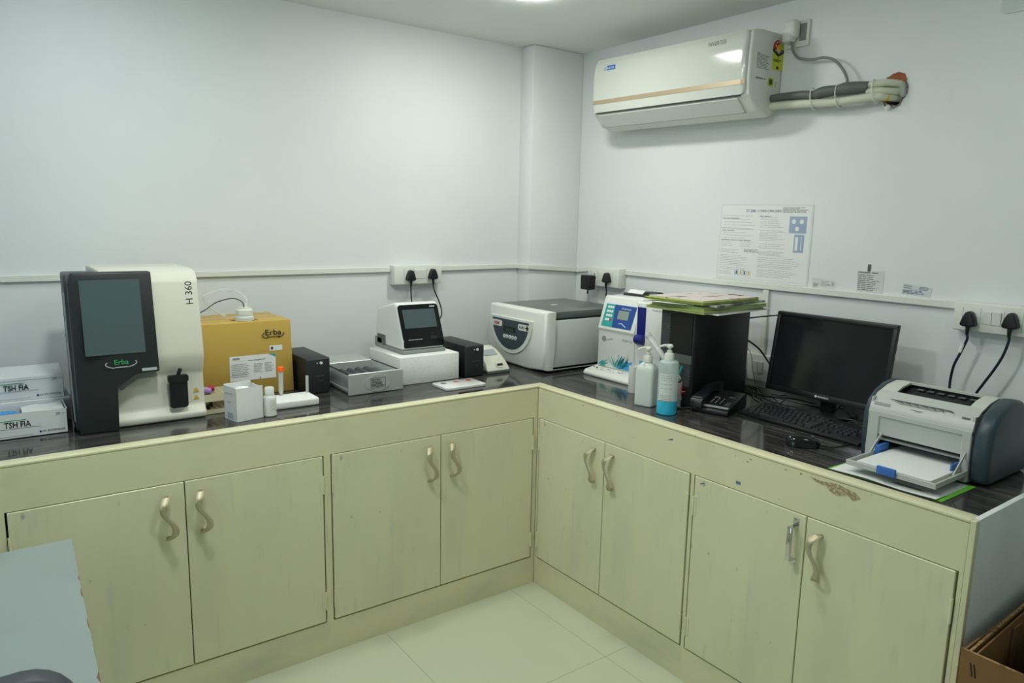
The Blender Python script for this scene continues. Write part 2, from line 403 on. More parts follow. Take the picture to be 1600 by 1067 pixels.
struct('trim_8', MB().box(.001, .018, -1.6145, -1.6012, 0, HC+.002, .001, 1), CREAM2)
# scuffs and pen marks on the right cabinets' fascia
f4 = Fr((-.802, .0005, 0), X, Z)   # local frame of that cabinet: x counts from the floor corner
MB().poly([(1.20, .836), (1.235, .832), (1.28, .838), (1.33, .829), (1.345, .818), (1.325, .806), (1.31, .817), (1.28, .806), (1.262, .812), (1.25, .823), (1.22, .826)], f4, .0006).build('chipped_paint', mat('bare_wood', '#9c8a66', .9, noise=[(120, one, .45, .6, '#c7c09c')]), c4, world=False)
MB().rect(f4, .965, .982, .741, .750).build('label_scrap', mat('faded_blue', '#5d7f98', .6), c4, world=False)
MB().poly([(.835, .700), (.85, .708), (.852, .706), (.838, .698)], Fr((-.802, -.0021, 0), X, Z)).build('pen_mark', BLUEI, c4, world=False)
MB().poly([(.69, .806), (.71, .815), (.713, .811)], Fr((0, .0005, 0), X, Z)).build('pen_mark', BLUEI, c3, world=False)
# paint chips and scratches on the fascias
for cab, n_ in ((c3, 7), (c4, 9)):
    random.seed(n_); fz_ = Fr((0, .0005, 0), X, Z)
    for i in range(n_):
        a = random.uniform(.03, .76); b = random.choice([random.uniform(.828, .840), random.uniform(.73, .83)]); L = random.uniform(.002, .010)
        MB().poly([(a, b), (a+L, b-.0006), (a+L*.8, b+.0012), (a+L*.3, b+.0016)], fz_, .0004).build('paint_chip', mat('chip_dark', '#5d5a48', .8), cab, world=False)
# worktop
wt = MB().prism([(-2.7, .05), (.06, .05), (.06, .795), (-2.7, .795)], .829, HC, 'z')
for v in wt.bm.verts: pass
me_n = len(wt.bm.faces)
wt.prism([(.053, -1.601), (.795, -1.601), (.795, .795), (.0601, .795), (.0601, .05), (.053, .05)], .829, HC, 'z')
o = wt.build('countertop', [GRX, GRY])
for i, p in enumerate(o.data.polygons): p.material_index = 0 if i < me_n else 1
tag(o, 'dark streaked polished granite worktop running round the corner', 'countertop')
# ================================================================== left end of the back counter
def kitbox(name, label, x0, x1, y0, y1, z0, z1, txt, lid):
    t = thing(name, label, 'box', ((x0+x1)/2, (y0+y1)/2, z0), 0, 'test kit cartons at the left edge')
    if lid:
        MB().box(x0, x1, y0, y1, z0, z1-.004, .0015, 1).build('carton', CARD, t)
        MB().prism([(y0-.002, z1-.012), (y0-.002, z1-.002), (y1, z1+.006), (y1, z1-.004)], x0-.001, x1+.001, 'x', .001, 1).build('lid', CARD, t)
    else:
        m = MB()
        m.box(x0, x1, y0, y0+.002, z0, z1); m.box(x0, x1, y1-.002, y1, z0, z1-.004); m.box(x0, x0+.002, y0, y1, z0, z1); m.box(x1-.002, x1, y0, y1, z0, z1)
        m.box(x0, x1, y0, y1, z0, z0+.002); m.prism([(y0, z1), (y0+.002, z1), (y0+.012, z1-.009), (y0+.01, z1-.009)], x0, x1-.06, 'x')
        m.build('carton', CARD, t)
    f = FB(x1, y0-.0002-(.002 if lid else 0), z0)
    m = MB(); H = z1-z0
    m.text('TSH FIA', f, -.094, H*.45, .0245, 'RIGHT', .018, sx=.76); m.build('lettering', INK, t)
    m = MB(); m.text('20', f, -.031, H*.76, .013, 'LEFT'); m.text('Tests', f, -.0145, H*.8, .005, 'LEFT'); m.text('SD BIOSENSOR', f, -.066, H*.14, .0085, 'LEFT', .004)
    m.rect(f, -.18, -.068, H*.40, H*.405+.0004); m.rect(f, -.2, -.09, H*.10, H*.10+.0005); m.build('small_print', mat('slate_ink', '#4d5866', .6), t)
    MB().disc(f, -.071, H*.17, .0033).build('blue_dot', BLUEI, t); MB().rect(f, -.2, -.105, H*.72, H*.72+.002).build('green_line', GREENI, t)
    return t
kitbox('test_kit_box', 'open white kit carton at the left edge holding a blue bag', -1.95, -1.611, .26, .404, HC+.0005, .925, 'x', False)
m = MB(); random.seed(3); tb = bmesh.new(); g = {}
for i in range(31):
    for j in range(11):
        x = -1.93+.20*i/30; y = .272+.10*j/10; hh = .055+.018*math.sin(PI*i/30)**.5*math.sin(PI*j/10)+random.uniform(-.004, .004)
        g[i, j] = [tb.verts.new((x, y, HC+.006)), tb.verts.new((x, y, HC+hh))]
for i in range(30):
    for j in range(10):
        for q in (0, 1): tb.faces.new([g[i, j][q], g[i+1, j][q], g[i+1, j+1][q], g[i, j+1][q]])
for i in range(30):
    for j in (0, 10): tb.faces.new([g[i, j][0], g[i+1, j][0], g[i+1, j][1], g[i, j][1]])
for j in range(10):
    for i in (0, 30): tb.faces.new([g[i, j][0], g[i, j+1][0], g[i, j+1][1], g[i, j][1]])
bmesh.ops.recalc_face_normals(tb, faces=tb.faces); m._merge(tb)
tag(m.build('plastic_bag', mat('blue_film', '#3f9be0', .25)), 'crumpled blue plastic bag inside the lower white kit carton', 'bag')
m = MB()
m.prism([(-1.722, .9105), (-1.69, .915), (-1.65, .912), (-1.617, .918), (-1.617, .920), (-1.66, .9145), (-1.69, .9175), (-1.722, .913)], .268, .396, 'y')
tag(m.build('leaflet', PAPER), 'folded white leaflet lying in the lower kit carton', 'paper')
kitbox('test_kit_box', 'closed white kit carton at the left edge, standing on the plain white box', -1.955, -1.603, .416, .575, .9280, 1.004, 'x', True)
tag(MB().box(-1.95, -1.588, .408, .58, HC+.0005, .9275, .002, 1).build('storage_box', CARD), 'plain white box under the closed kit carton, mostly hidden by the open one', 'box')
# ================================================================== haematology analyzer
t = thing('blood_analyzer', 'tall black and white blood analyzer with a portrait touch screen', 'analyzer', (-1.4, .38, HC))
def lean(x, y, z):
    k = max(0, z-1.03)/.30
    return (x, y+(.055*k if y < .40 else 0), z)
MB().prism([(.215, .853), (.212, .872), (.235, .895), (.24, 1.0), (.212, 1.05), (.207, 1.075), (.207, 1.30), (.225, 1.325), (.26, 1.334), (.60, 1.334), (.60, .853)], -1.50, -1.222, 'x', .007, 3, warp=lean).build('housing', WHITEW, t)
MB().prism([(-1.586, .851), (-1.483, .851), (-1.479, .987), (-1.424, 1.023), (-1.361, 1.024), (-1.361, 1.331), (-1.576, 1.331), (-1.586, 1.30)], .19, .238, 'y', .005, 3, warp=lean).build('front_bezel', DARK, t)
MB().prism([(.242, .853), (.242, 1.30), (.252, 1.322), (.34, 1.328), (.34, .853)], -1.592, -1.50, 'x', .008, 3, warp=lean).build('side_panel', mat('side_grey', '#3c4245', .4), t)
MB().box(-1.57, -1.49, .33, .58, .853, 1.30, .01, 2).build('rear_case', GREYD, t)
MB().prism([(.250, .88), (.250, 1.27), (.262, 1.27), (.262, .88)], -1.5945, -1.590, 'x', .0015, 1, warp=lean).build('side_trim', SILVER, t)
fs = Fr((-1.361, .1895, 1.03), X, Vector((0, .055, .30)))
MB().rect(fs, -.197, -.035, .058, .284, .0008, .003).build('touch_screen', SCREENG, t)
MB().text('Erba', fs, -.105, .026, .022, 'CENTER', .01).build('logo', GREENI, t)
MB().poly(arc(fs, -.105, .028, .042, .013, PI*.85, PI*1.35, .003), fs).build('logo_swoosh', SILVER, t); MB().poly(arc(fs, -.105, .030, .042, .014, -PI*.35, PI*.12, .003), fs).build('logo_swoosh', SILVER, t); MB().rect(fs, -.123, -.087, .0165, .0195).build('logo_bar', SILVER, t)
MB().rect(fs, -.05, -.008, .0, .009, .0012, .002).build('status_bar', mat('pale_led_bar', '#a9b3ae', .3), t)
MB().prism([(-1.478, .984), (-1.424, 1.020), (-1.363, 1.021), (-1.363, 1.000), (-1.415, .998), (-1.465, .966)], .232, .243, 'y', .002, 1).build('lower_trim', GREYP, t)
MB().text('H 360', Fr((-1.242, .2065+.036, 1.222), X, Vector((0, .055, .30))), 0, 0, .031, 'LEFT', .0, rot=PI/2, sx=.98).build('model_lettering', INK, t)
fh = FB(-1.306, .222, .95)
MB().poly(rrect(-.027, .027, -.055, .05, .01), fh, .014).poly(rrect(-.03, .03, .03, .052, .006), fh, .018).build('sample_door', BLACK, t)
MB().cyl((-1.306, .215, .998), (-1.298, .212, 1.022), .006, n=12).build('sample_lever', BLACK, t)
m = MB()
for zz in (.937, .912): m.poly([(.048, zz-.95), (.066, zz-.95), (.057, zz-.95+.014)], Fr((-1.306, .2345, .95), X, Z), .001)
m.build('warning_sticker', YEL2, t)
MB().cyl((-1.40, .187, 1.335), (-1.40, .187, 1.3351), .0001).build('seam', DARK, t) if False else None
# ================================================================== reagent carton with cubitainer neck
t = thing('reagent_carton', 'orange-brown reagent carton beside the analyzer with a bottle neck poking out', 'carton', (-1.02, .565, HC))
MB().box(-1.2, -.85, .438, .692, HC+.0005, 1.126, .004, 2, ).build('carton', CARTON, t, warp=lambda x, y, z: (x+(-.008 if x > -1 else 0)*(z-HC)/.28, y, z))
f = FB(-.855, .4375, HC)
m = MB(); m.rect(f, -.231, -.064, .060, .152, .0007, .002); m.rect(f, -.085, -.037, .162, .182, .0007, .002); m.build('label_sheet', PAPER, t)
f2 = FB(-.855, .4367, HC)
m = MB(); m.text('Erba', f2, -.07, .222, .030, 'CENTER', .012, sx=1.15); m.text('MANNHEIM', f2, -.07, .212, .0085, 'CENTER', .02, sx=1.1)
m.poly(arc(f2, -.07, .222, .040, .015, PI*.8, PI*1.3, .003), f2); m.poly(arc(f2, -.07, .225, .040, .016, -PI*.35, PI*.1, .003), f2)
m.build('carton_print', INK, t)
m = MB(); m.lines(f2, -.226, -.16, .072, .125, 8, .002); m.lines(f2, -.145, -.11, .085, .122, 6, .002); m.lines(f2, -.105, -.07, .085, .122, 6, .002); m.lines(f2, -.165, -.075, .130, .138, 1, .003); m.rect(f2, -.22, -.195, .139, .146); m.rect(f2, -.225, -.16, .083, .084); m.build('label_print', mat('soft_ink', '#8a979a', .6), t)
MB().rect(f2, -.08, -.072, .167, .177).rect(f2, -.125, -.121, .063, .067).build('code_block', INK, t)
MB().poly([(-.091, .152), (-.064, .152), (-.064, .139)], f2, .0004).build('teal_corner', TEAL, t)
m = MB(); m.rect(FT(0, 0, 1.1262), -1.19, -.87, .556, .59, .0006); m.build('sealing_tape', mat('brown_tape', '#b99a63', .2), t)
m = MB()
for i in range(10):
    a = i/10*2*PI; m.poly([(.033*math.cos(a), .030*math.sin(a)), (.033*math.cos(a+.5), .030*math.sin(a+.5)), (.052*math.cos(a+.25), .042*math.sin(a+.25))], Fr((-1.012, .492, 1.1262), X, Y+Z*.0), .001)
m.disc(Fr((-1.012, .492, 1.1262), X, Y), 0, 0, .036, .0008); m.build('torn_opening', mat('torn_board', '#8a6a35', .8), t)
t = thing('reagent_bottle', 'white screw-capped reagent bottle neck sticking out of the orange-brown carton', 'bottle', (-1.012, .49, 1.127))
MB().lathe([(.034, 0), (.034, .012), (.03, .016), (.027, .02)], (-1.012, .49, 1.127)).build('neck', HAZE, t)
MB().lathe([(.026, .018), (.030, .019), (.030, .038), (.027, .041), (.022, .043), (.022, .047), (0, .047)], (-1.012, .49, 1.127), 28).build('cap', WHITE, t)
tag(MB().tube([(-1.012, .49, 1.172), (-1.02, .485, 1.195), (-1.06, .46, 1.212), (-1.12, .44, 1.203), (-1.17, .43, 1.175), (-1.225, .42, 1.160), (-1.26, .44, 1.165)], .0018, 8).build('reagent_tube', CORDK), 'thin black tube arching from the reagent bottle cap to the analyzer', 'tube')
tag(MB().tube([(-1.002, .50, 1.172), (-1.0, .51, 1.205), (-1.03, .53, 1.232), (-1.09, .54, 1.235), (-1.14, .54, 1.215), (-1.13, .55, 1.19), (-1.10, .56, 1.16), (-1.06, .57, 1.135)], lambda u: .0045, 10).build('clear_tube', CLEAR), 'looped clear plastic tube above the orange-brown carton', 'tube')
# tube rack
t = thing('test_tube_rack', 'beige lattice test tube rack between the analyzer and the small white box', 'rack', (-1.13, .3, HC))
def lattice(z0, z1, x0=-1.221, x1=-1.035, y0=.245, y1=.345, nx=9, ny=5, b=.0032):
    m = MB()
    for i in range(nx+1):
        x = x0+(x1-x0)*i/nx; m.box(x-b/2, x+b/2, y0, y1, z0, z1)
    for i in range(ny+1):
        y = y0+(y1-y0)*i/ny; m.box(x0, x1, y-b/2, y+b/2, z0, z1)
    m.box(x0-.004, x1+.004, y0-.004, y0, z0-.002, z1); m.box(x0-.004, x1+.004, y1, y1+.004, z0-.002, z1)
    return m
BEIGE = mat('beige_plastic', '#d4ccab', .45)
lattice(.854, .866).build('base_grid', BEIGE, t); lattice(.896, .918).build('top_grid', BEIGE, t)
for x in (-1.223, -1.033):
    for y in (.243, .347): MB().box(x-.003, x+.003, y-.003, y+.003, HC+.0003, .918).build('post', BEIGE, t)
def lying_tube(x, y, z, rz, cm, label, L=.05):
    t = thing('sample_tube', label, 'tube', (x, y, z), rz)
    MB().cyl((0, 0, 0), (-L, 0, 0), .006, n=14).build('barrel', CLEAR, t, world=False)
    MB().lathe([(.0, 0), (.009, 0), (.010, .003), (.010, .016), (.0085, .019), (0, .019)], (-.004, 0, 0), 16, Matrix.Rotation(PI/2, 4, 'Y')).build('cap', cm, t, world=False)
lying_tube(-1.196, .285, .930, 0, mat('crimson_cap', '#b01540', .35), 'crimson-capped sample tube lying on the beige rack')
lying_tube(-1.212, .256, .929, -.5, mat('lilac_cap', '#a87fc0', .35), 'lilac-capped sample tube lying on the beige rack')
for i, (x, y) in enumerate(((-1.207, .262), (-1.192, .288))):
    tag(MB().lathe([(0, 0), (.006, 0), (.006, .014), (0, .0155)], (x, y, .8665), 12).build('rubber_stopper', BLACK), ['black rubber stopper in the rack nearest the analyzer', 'black rubber stopper in the rack behind the other one'][i], 'stopper')
# small open white box (turned)
t = thing('carton_box', 'small open white cardboard box in front of the tube rack', 'box', (-1.162, .095, HC), math.radians(12))
m = MB(); W_, D_, H_ = .094, .078, .112
m.box(0, W_, 0, .0012, .0005, H_-.002); m.box(0, .0012, 0, D_, .0005, H_); m.box(W_-.0012, W_, 0, D_, .0005, H_-.006); m.box(0, W_, D_-.0012, D_, .0005, H_+.004); m.box(0, W_, 0, D_, .0005, .002)
m.prism([(.0, H_-.002), (.0012, H_-.002), (.009, H_-.012), (.008, H_-.013)], .002, .03, 'x'); m.prism([(0, H_), (.0012, H_), (.014, H_-.020), (.012, H_-.020)], .01, D_-.01, 'y')
m.build('carton', CARD, t, world=False)
fl = Fr((-.0002, D_, 0), -Y, Z)
MB().lines(fl, .02, .06, .008, .028, 5, .0012).lines(fl, .02, .05, .058, .064, 1, .002).lines(fl, .012, .065, .088, .092, 1, .0012).build('side_print', INKG, t, world=False)
MB().lathe([(0, 0), (.03, 0), (.032, .01), (.02, .022), (0, .026)], (.045, .04, .082), 12).build('cotton_fill', FOAM, t, world=False)
# small pill-like bottle
t = thing('reagent_vial', 'small white capped bottle beside the small open box', 'bottle', (-1.044, .128, HC))
MB().lathe([(0, .0005), (.019, .0005), (.0215, .003), (.0215, .058), (.020, .066), (.014, .072), (.013, .074)], (-1.044, .128, HC), 28).build('body', WHITE, t)
MB().lathe([(.0155, .073), (.0155, .094), (.013, .098), (0, .0985)], (-1.044, .128, HC), 24).build('cap', WHITEG, t)
m = MB()
for i in range(7):
    a0 = -1.25-.7+random.random()*.2
    for k in range(7):
        if random.random() < .7:
            a = a0+k*.17; m.box(-.0012, .0012, -.0004, 0, 0, .0012, M=Matrix.Translation((-1.044+.0217*math.cos(a), .128+.0217*math.sin(a), .87+i*.0055)) @ Matrix.Rotation(a+PI/2, 4, 'Z'))
m.build('label_print', INKG, t)
# styrofoam slab with two tubes
tag(MB().box(-1.02, -.852, .178, .292, HC+.0005, .8775, .006, 3).build('styrofoam_slab', FOAM), 'white styrofoam slab lying in front of the black battery unit', 'foam slab')
t = thing('test_tube', 'clear plastic tube with orange screw cap standing on the foam slab', 'tube', (-.957, .272, .8775))
MB().lathe([(0, 0), (.004, .001), (.0085, .012), (.0092, .09), (.0082, .09), (.0075, .014), (0, .004)], (-.957, .272, .8775), 20).build('barrel', CLEAR, t)
MB().lathe([(.0105, .088), (.0115, .089), (.0115, .102), (.010, .1045), (0, .1045)], (-.957, .272, .8775), 22).build('cap', ORANGE, t)
tag(MB().lathe([(.0055, 0), (.0055, .062), (.0047, .062), (.0047, .003), (0, .003)], (-.861, .272, .8775), 18).build('glass_tube', CLEAR), 'short uncapped clear tube standing on the foam slab before the battery unit', 'tube')
# battery units (UPS)
t = thing('battery_unit', 'black battery backup unit between the orange-brown carton and the blood mixer', 'battery unit', (-.794, .335, HC), 0, 'black battery backup units')
MB().box(-.841, -.747, .337, .60, HC+.001, .987, .004, 2).build('case', BLACK, t)
MB().box(-.8405, -.7475, .332, .345, HC+.002, .986, .006, 3).build('front_panel', DARK, t)
f = FB(-.841, .332, HC)
MB().disc(f, .058, .119, .0055, .003).disc(f, .043, .119, .0022, .0015).build('power_button', mat('pale_button', '#dfe3e0', .3), t)
m = MB(); m.lines(f, .036, .072, .066, .072, 1, .0022, ragged=0); m.poly([(.046, .053), (.054, .050), (.064, .053), (.064, .0515), (.054, .0485), (.046, .0515)], f); m.build('panel_marks', mat('dim_grey', '#50585a', .4), t)
dup(t, (-.1245, .284, HC), 0, 'black battery backup unit between the foam box and the strip reader')
# blood roller mixer
t = thing('roller_mixer', 'light grey open-topped blood mixer with dark rollers and an oval badge', 'blood mixer', (-.6, .43, HC))
f = FB(-.715, .237, HC)
MB().box(-.715, -.488, .237, .246, .852, .932, .0015, 1).build('front_panel', SILVER, t)
m = MB(); m.box(-.705, -.695, .246, .49, .854, .866); m.box(-.512, -.502, .246, .49, .854, .866); m.box(-.705, -.502, .246, .49, .853, .857); m.build('base_tray', SILVER, t)
m = MB(); m.box(-.703, -.502, .488, .64, .853, .930, .002, 1); m.build('motor_housing', SILVER, t)
for a in (-.704, -.5035): MB().box(a, a+.0015, .246, .488, .862, .928).build('side_guard', GLASS, t)
for a in (-.7055, -.504): MB().box(a, a+.004, .246, .488, .928, .931).build('edge_strip', BLACK, t)
for i in range(5):
    x = -.675+i*.036
    MB().cyl((x, .2465, .888), (x, .4875, .888), .0155, n=22).build('roller', mat('rubber_grey', '#454a4b', .6), t)
MB().disc(f, .118, .040, .052, .002, 32, .62).build('oval_badge', mat('badge_silver', '#a7aeaa', .4), t)
f3 = Fr((-.715, .2348, HC), X, Z); m = MB()
m.rect(f3, .088, .150, .0205, .0213); m.rect(f3, .088, .150, .0585, .0593); m.rect(f3, .088, .0888, .021, .059); m.rect(f3, .1492, .150, .021, .059)
m.text('Blood Mixer', f3, .092, .050, .0075, 'LEFT', .02); m.lines(f3, .092, .146, .024, .047, 5, .0018); m.build('badge_print', INK, t)
# foam box + fluorescence analyzer on it
t = thing('styrofoam_box', 'white styrofoam box carrying the small touch-screen analyzer', 'foam box', (-.336, .43, HC))
MB().box(-.475, -.198, .29, .57, HC+.0005, .964, .004, 2).build('foam_body', FOAM, t)
MB().text('F / 2', FB(-.475, .2897, HC), .135, .06, .012, 'CENTER').build('embossed_mark', mat('embossed', '#cdd3cd', .8), t)
t = thing('desktop_analyzer', 'small white analyzer with black tilted touch screen on the foam box', 'analyzer', (-.333, .46, .964))
zb = .9645
prof = [(.35, zb+.014), (.343, zb+.03), (.346, zb+.05), (.405, 1.158), (.414, 1.167), (.43, 1.168), (.50, 1.152), (.56, 1.138), (.588, 1.12), (.595, zb+.06), (.595, zb+.014)]
MB().prism(prof, -.432, -.236, 'x', .012, 4).build('housing', WHITEG, t)
MB().prism([(.34, zb), (.34, zb+.016), (.595, zb+.016), (.595, zb)], -.434, -.234, 'x', .003, 2).box(-.4345, -.43, .53, .60, zb+.003, zb+.045, .003, 1).build('base', GREYP, t)
ff = Fr((-.432, .3462, zb+.050), X, Vector((0, .059, 1.158-zb-.05))); fl_ = Fr((-.432, .3432, zb+.028), X, Vector((0, .003, .024)))
L_ = math.hypot(.059, 1.158-zb-.05)
MB().poly(rrect(.004, .192, -.001, L_+.001, .014), ff, .002).poly(rrect(.004, .192, -.003, .028, .008), fl_, .002).build('front_glass', BLACKG, t)
ff2 = Fr(ff.p(0, 0, .002), ff.u, ff.v)
MB().rect(ff2, .022, .172, .056, L_-.020, .0005, .002).build('touch_screen', SCREENG, t)
m = MB(); m.text('SD BIOSENSOR', ff2, .028, .002, .0095, 'LEFT', .01); m.rect(ff2, .152, .176, L_-.012, L_-.008); m.build('lettering', PAPER, t)
MB().disc(ff2, .142, .030, .0025).build('indicator', mat('dim_red', '#5f2222', .3), t); MB().rect(ff2, .131, .158, .004, .018, .001).build('card_slot', INK, t)
MB().box(-.4345, -.4325, .50, .575, zb+.02, zb+.06, .001, 1).build('port_panel', GREYD, t)
# spare strip reader
t = thing('strip_reader', 'small cream strip reader with a grey display beside the battery unit', 'reader', (.01, .37, HC))
prof = [(.293, .862), (.296, .868), (.315, .893), (.345, .920), (.385, .943), (.42, .953), (.445, .951), (.452, .93), (.452, .862)]
def taper(x, y, z):
    k = (z-.862)/.09; return (x+(.010*k if x < 0 else -.016*k), y, z)
MB().prism(prof, -.050, .070, 'x', .004, 2).build('housing', WHITEW, t, warp=taper)
MB().box(-.049, .069, .292, .45, HC+.0005, .862, .002, 1).build('base', GREYD, t)
fr_ = Fr((-.02, .3455, .9215), X, Vector((0, .04, .0235)))
MB().rect(fr_, -.011, .058, .001, .040, .0012, .003).build('display', mat('lcd_grey', '#9aa5a8', .2), t)
fq = Fr((.02, .303, .879), X, Vector((0, .019, .025)))
MB().disc(fq, .003, .012, .025, .0015, 28, .8).build('slot_surround', WHITEW, t); MB().rect(fq, -.012, .018, .002, .012, .004, .003).build('strip_slot', BLACK, t)
# ceramic slide tile
t = thing('ceramic_tile', 'small white ceramic tile with three dried drops near the worktop edge', 'tile', (-.268, .178, HC))
MB().prism(rrect(-.362, -.174, .118, .238, .012), HC+.0005, .861, 'z', .0015, 2).build('tile', WHITEG, t)
for c, x in (('#5d6470', -.325), ('#9a5a3a', -.268), ('#b03428', -.207)):
    MB().disc(FT(0, 0, .861), x, .205, .012, .0006, 20).build('dried_drop', mat('drop'+c, c, .35), t)
# ================================================================== centrifuge
t = thing('centrifuge', 'white bench centrifuge with flat grey lid in the corner', 'centrifuge', (.42, .39, HC))
MB().box(.205, .645, .172, .60, .862, 1.083, .004, 2).box(.205, .645, .172, .60, .862, .875).build('housing', mat('grey_white_enamel', '#c3cac5', .35), t)
MB().box(.212, .640, .175, .605, 1.091, 1.121, .004, 2).build('lid', LIDM, t)
MB().box(.215, .635, .178, .60, 1.083, 1.091).build('lid_seal', BLACK, t)
MB().box(.23, .62, .19, .59, HC+.0005, .862).build('foot_plate', BLACK, t)
MB().poly([(.40+.02*math.cos(a*PI/8), .40+.012*math.sin(a*PI/8)) for a in range(16)], FT(0, 0, 1.121)).build('lid_badge', WHITE, t)
out = [(.160, 1.122), (.163, .95), (.172, .862), (.30, .850), (.46, .853), (.55, .872), (.605, .905), (.627, .95), (.615, 1.05), (.602, 1.122)]
def ring(k, x):
    cy, cz = .39, 1.0; return [(x, cy+(y-cy)*k, cz+(z-cz)*k) for y, z in out]
MB().loft([ring(1.0, .215), ring(1.0, .192), ring(.985, .178), ring(.95, .168), ring(.90, .165)]).build('front_bezel', WHITE, t, smooth=50)
fc = FX(.1655, .415, 1.060)
def bowl(R, top, n=28, ry=None):
    ry = ry or R; return [(-R, top)]+[(R*math.cos(PI+PI*i/n), ry*math.sin(PI+PI*i/n)) for i in range(n+1)]+[(R, top)]
MB().poly(bowl(.160, .012, ry=.152), fc, .010).build('panel_surround', WHITE, t)
fc2 = Fr(fc.p(0, 0, .010), fc.u, fc.v)
MB().poly(bowl(.140, .002, ry=.135), fc2, .0012).build('control_panel', SLATE, t)
fc3 = Fr(fc.p(0, 0, .0113), fc.u, fc.v)
m = MB(); m.poly(rrect(-.146, -.062, -.036, -.008, .010), fc3); m.poly(rrect(.062, .146, -.036, -.008, .010), fc3)
m.build('name_plate', WHITE, t)
for x in range(5): MB().disc(fc3, -.042+x*.0215, -.077, .0088, .0022).build('push_button', WHITE, t)
fc4 = Fr(fc.p(0, 0, .0122), fc.u, fc.v)
m = MB(); m.text('REMI', fc4, -.124, -.029, .020, 'LEFT', .02); m.build('brand_lettering', REDI, t)
m = MB(); m.text('R-8C', fc4, .072, -.0285, .019, 'LEFT', .015); m.rect(fc4, .126, .134, -.034, -.010); m.rect(fc4, .118, .142, -.025, -.018)
for x in range(5): m.rect(Fr(fc.p(0, 0, .0138), fc.u, fc.v), -.045+x*.0215, -.039+x*.0215, -.079, -.075)
m.build('model_lettering', INK, t)
MB().rect(fc3, -.052, .042, -.056, -.030, .0004).build('display_window', INK, t)
m = MB(); m.text('8.8.8.8', fc4, -.030, -.052, .021, 'LEFT', .01); m.build('digits', mat('green_digits', '#2f6d3c', .4), t)
MB().rect(FB(.605, .1718, .93), -.02, .01, -.03, .03).build('rating_plate', PAPER, t)
# ================================================================== electrolyte analyzer
t = thing('electrolyte_analyzer', 'white electrolyte analyzer with a blue keypad panel and splash graphic', 'analyzer', (.53, -.1, HC))
FXf = .392
MB().prism([(FXf-.068, HC+.0005), (FXf-.070, .862), (FXf-.058, .874), (FXf+.01, .886), (.70, .886), (.70, HC+.0005)], -.295, .093, 'y', .004, 2, warp=None, M=None).build('foot_tray', WHITE, t)
MB().prism([(FXf, .886), (FXf, 1.045), (FXf-.006, 1.055), (FXf+.034, 1.192), (FXf+.045, 1.197), (.72, 1.197), (.72, .886)], -.142, .078, 'y', .004, 2).build('main_housing', WHITEG, t)
MB().prism([(FXf+.002, .886), (FXf+.002, 1.188), (FXf+.012, 1.192), (.72, 1.192), (.72, .886)], -.292, -.1435, 'y', .004, 2).build('pump_housing', WHITEG, t)
fu = Fr((FXf-.0062, .078, 1.055), -Y, Vector((.04, 0, .137)))
fu2 = Fr(fu.p(0, 0, .0012), fu.u, fu.v)
MB().poly([(.018, .012), (.112, .012), (.102, .112), (.022, .112)], fu, .001).build('keypad_panel_left', TEAL, t, label='teal left half of the keypad panel')
MB().poly([(.085, .012), (.197, .012), (.203, .112), (.075, .112)], fu, .0012).build('keypad_panel', mat('royal_blue', '#1d4a94', .3), t)
m = MB()
for r in range(4):
    for c in range(3):
        if (r, c) != (3, 2): m.disc(fu2, .040+c*.013, .098-r*.0185, .0058, .001)
m.build('keypad_buttons', PAPER, t); MB().disc(fu2, .066, .0425, .0058, .001).build('red_button', RED, t)
MB().rect(fu2, .105, .168, .050, .088, .0012, .002).build('display', mat('lcd_olive', '#8b9a8c', .25), t)
m = MB(); m.text('ST-200 PLUS', fu2, .118, .094, .0105, 'LEFT', .01); m.poly([(.12, .03), (.135, .033), (.15, .026), (.152, .028), (.137, .0355), (.12, .032)], fu2); m.poly([(.148, .026), (.165, .019), (.166, .021), (.15, .029)], fu2); m.build('panel_lettering', PAPER, t)
fl = Fr((FXf-.0003, .078, .886), -Y, Z)
m = MB(); m.text('ST-200 PLUS', fl, .148, .128, .0125, 'LEFT', .012, sx=.9); m.text('ST-200 PLUS', Fr((FXf+.0015, -.1435, .886), -Y, Z), .088, .275, .0105, 'LEFT', .01); m.build('model_lettering', INKG, t)
MB().disc(fl, .038, .125, .012, .002).poly([(.055, .123), (.09, .132), (.092, .129), (.056, .121)], fl).build('embossed_logo', GREYP, t)
# splash graphic
random.seed(11); m = MB(); m2 = MB(); m3 = MB()
def petal(mm, a, b, ang, L, w, fr, h):
    c, s = math.cos(ang), math.sin(ang); pts = []
    for u in (0, .25, .5, .75, 1): pts.append((a+c*L*u-s*w*math.sin(PI*u)*1, b+s*L*u+c*w*math.sin(PI*u)+.3*L*u*u))
    for u in (.75, .5, .25): pts.append((a+c*L*u+s*w*.3, b+s*L*u-c*w*.3+.3*L*u*u))
    mm.poly(pts, fr, h)
for i in range(26): petal(m, random.uniform(.10, .16), random.uniform(.004, .02), random.uniform(.2, 2.6), random.uniform(.015, .055), .0016, fl, .0006+.00002*i)
for i in range(12): petal(m, random.uniform(.006, .03), random.uniform(.004, .012), random.uniform(-.3, .8), random.uniform(.02, .05), .004, fl, .0006+.00002*i)
for i in range(10): petal(m2, random.uniform(.12, .17), random.uniform(.006, .02), random.uniform(0, .9), random.uniform(.02, .05), .004, fl, .0013+.00002*i)
m3.poly([(.118, .006), (.212, .006), (.212, .048), (.19, .040), (.165, .040), (.14, .028)], fl, .0005)
m.build('splash_graphic', TEAL, t); m2.build('splash_spray', mat('deep_teal', '#12606a', .5), t); m3.build('splash_water', mat('sky_blue', '#3aa0d8', .4), t)
MB().box(FXf+.0008, FXf+.003, -.198, -.150, 1.03, 1.170, .001, 1).build('window', NAVY, t)
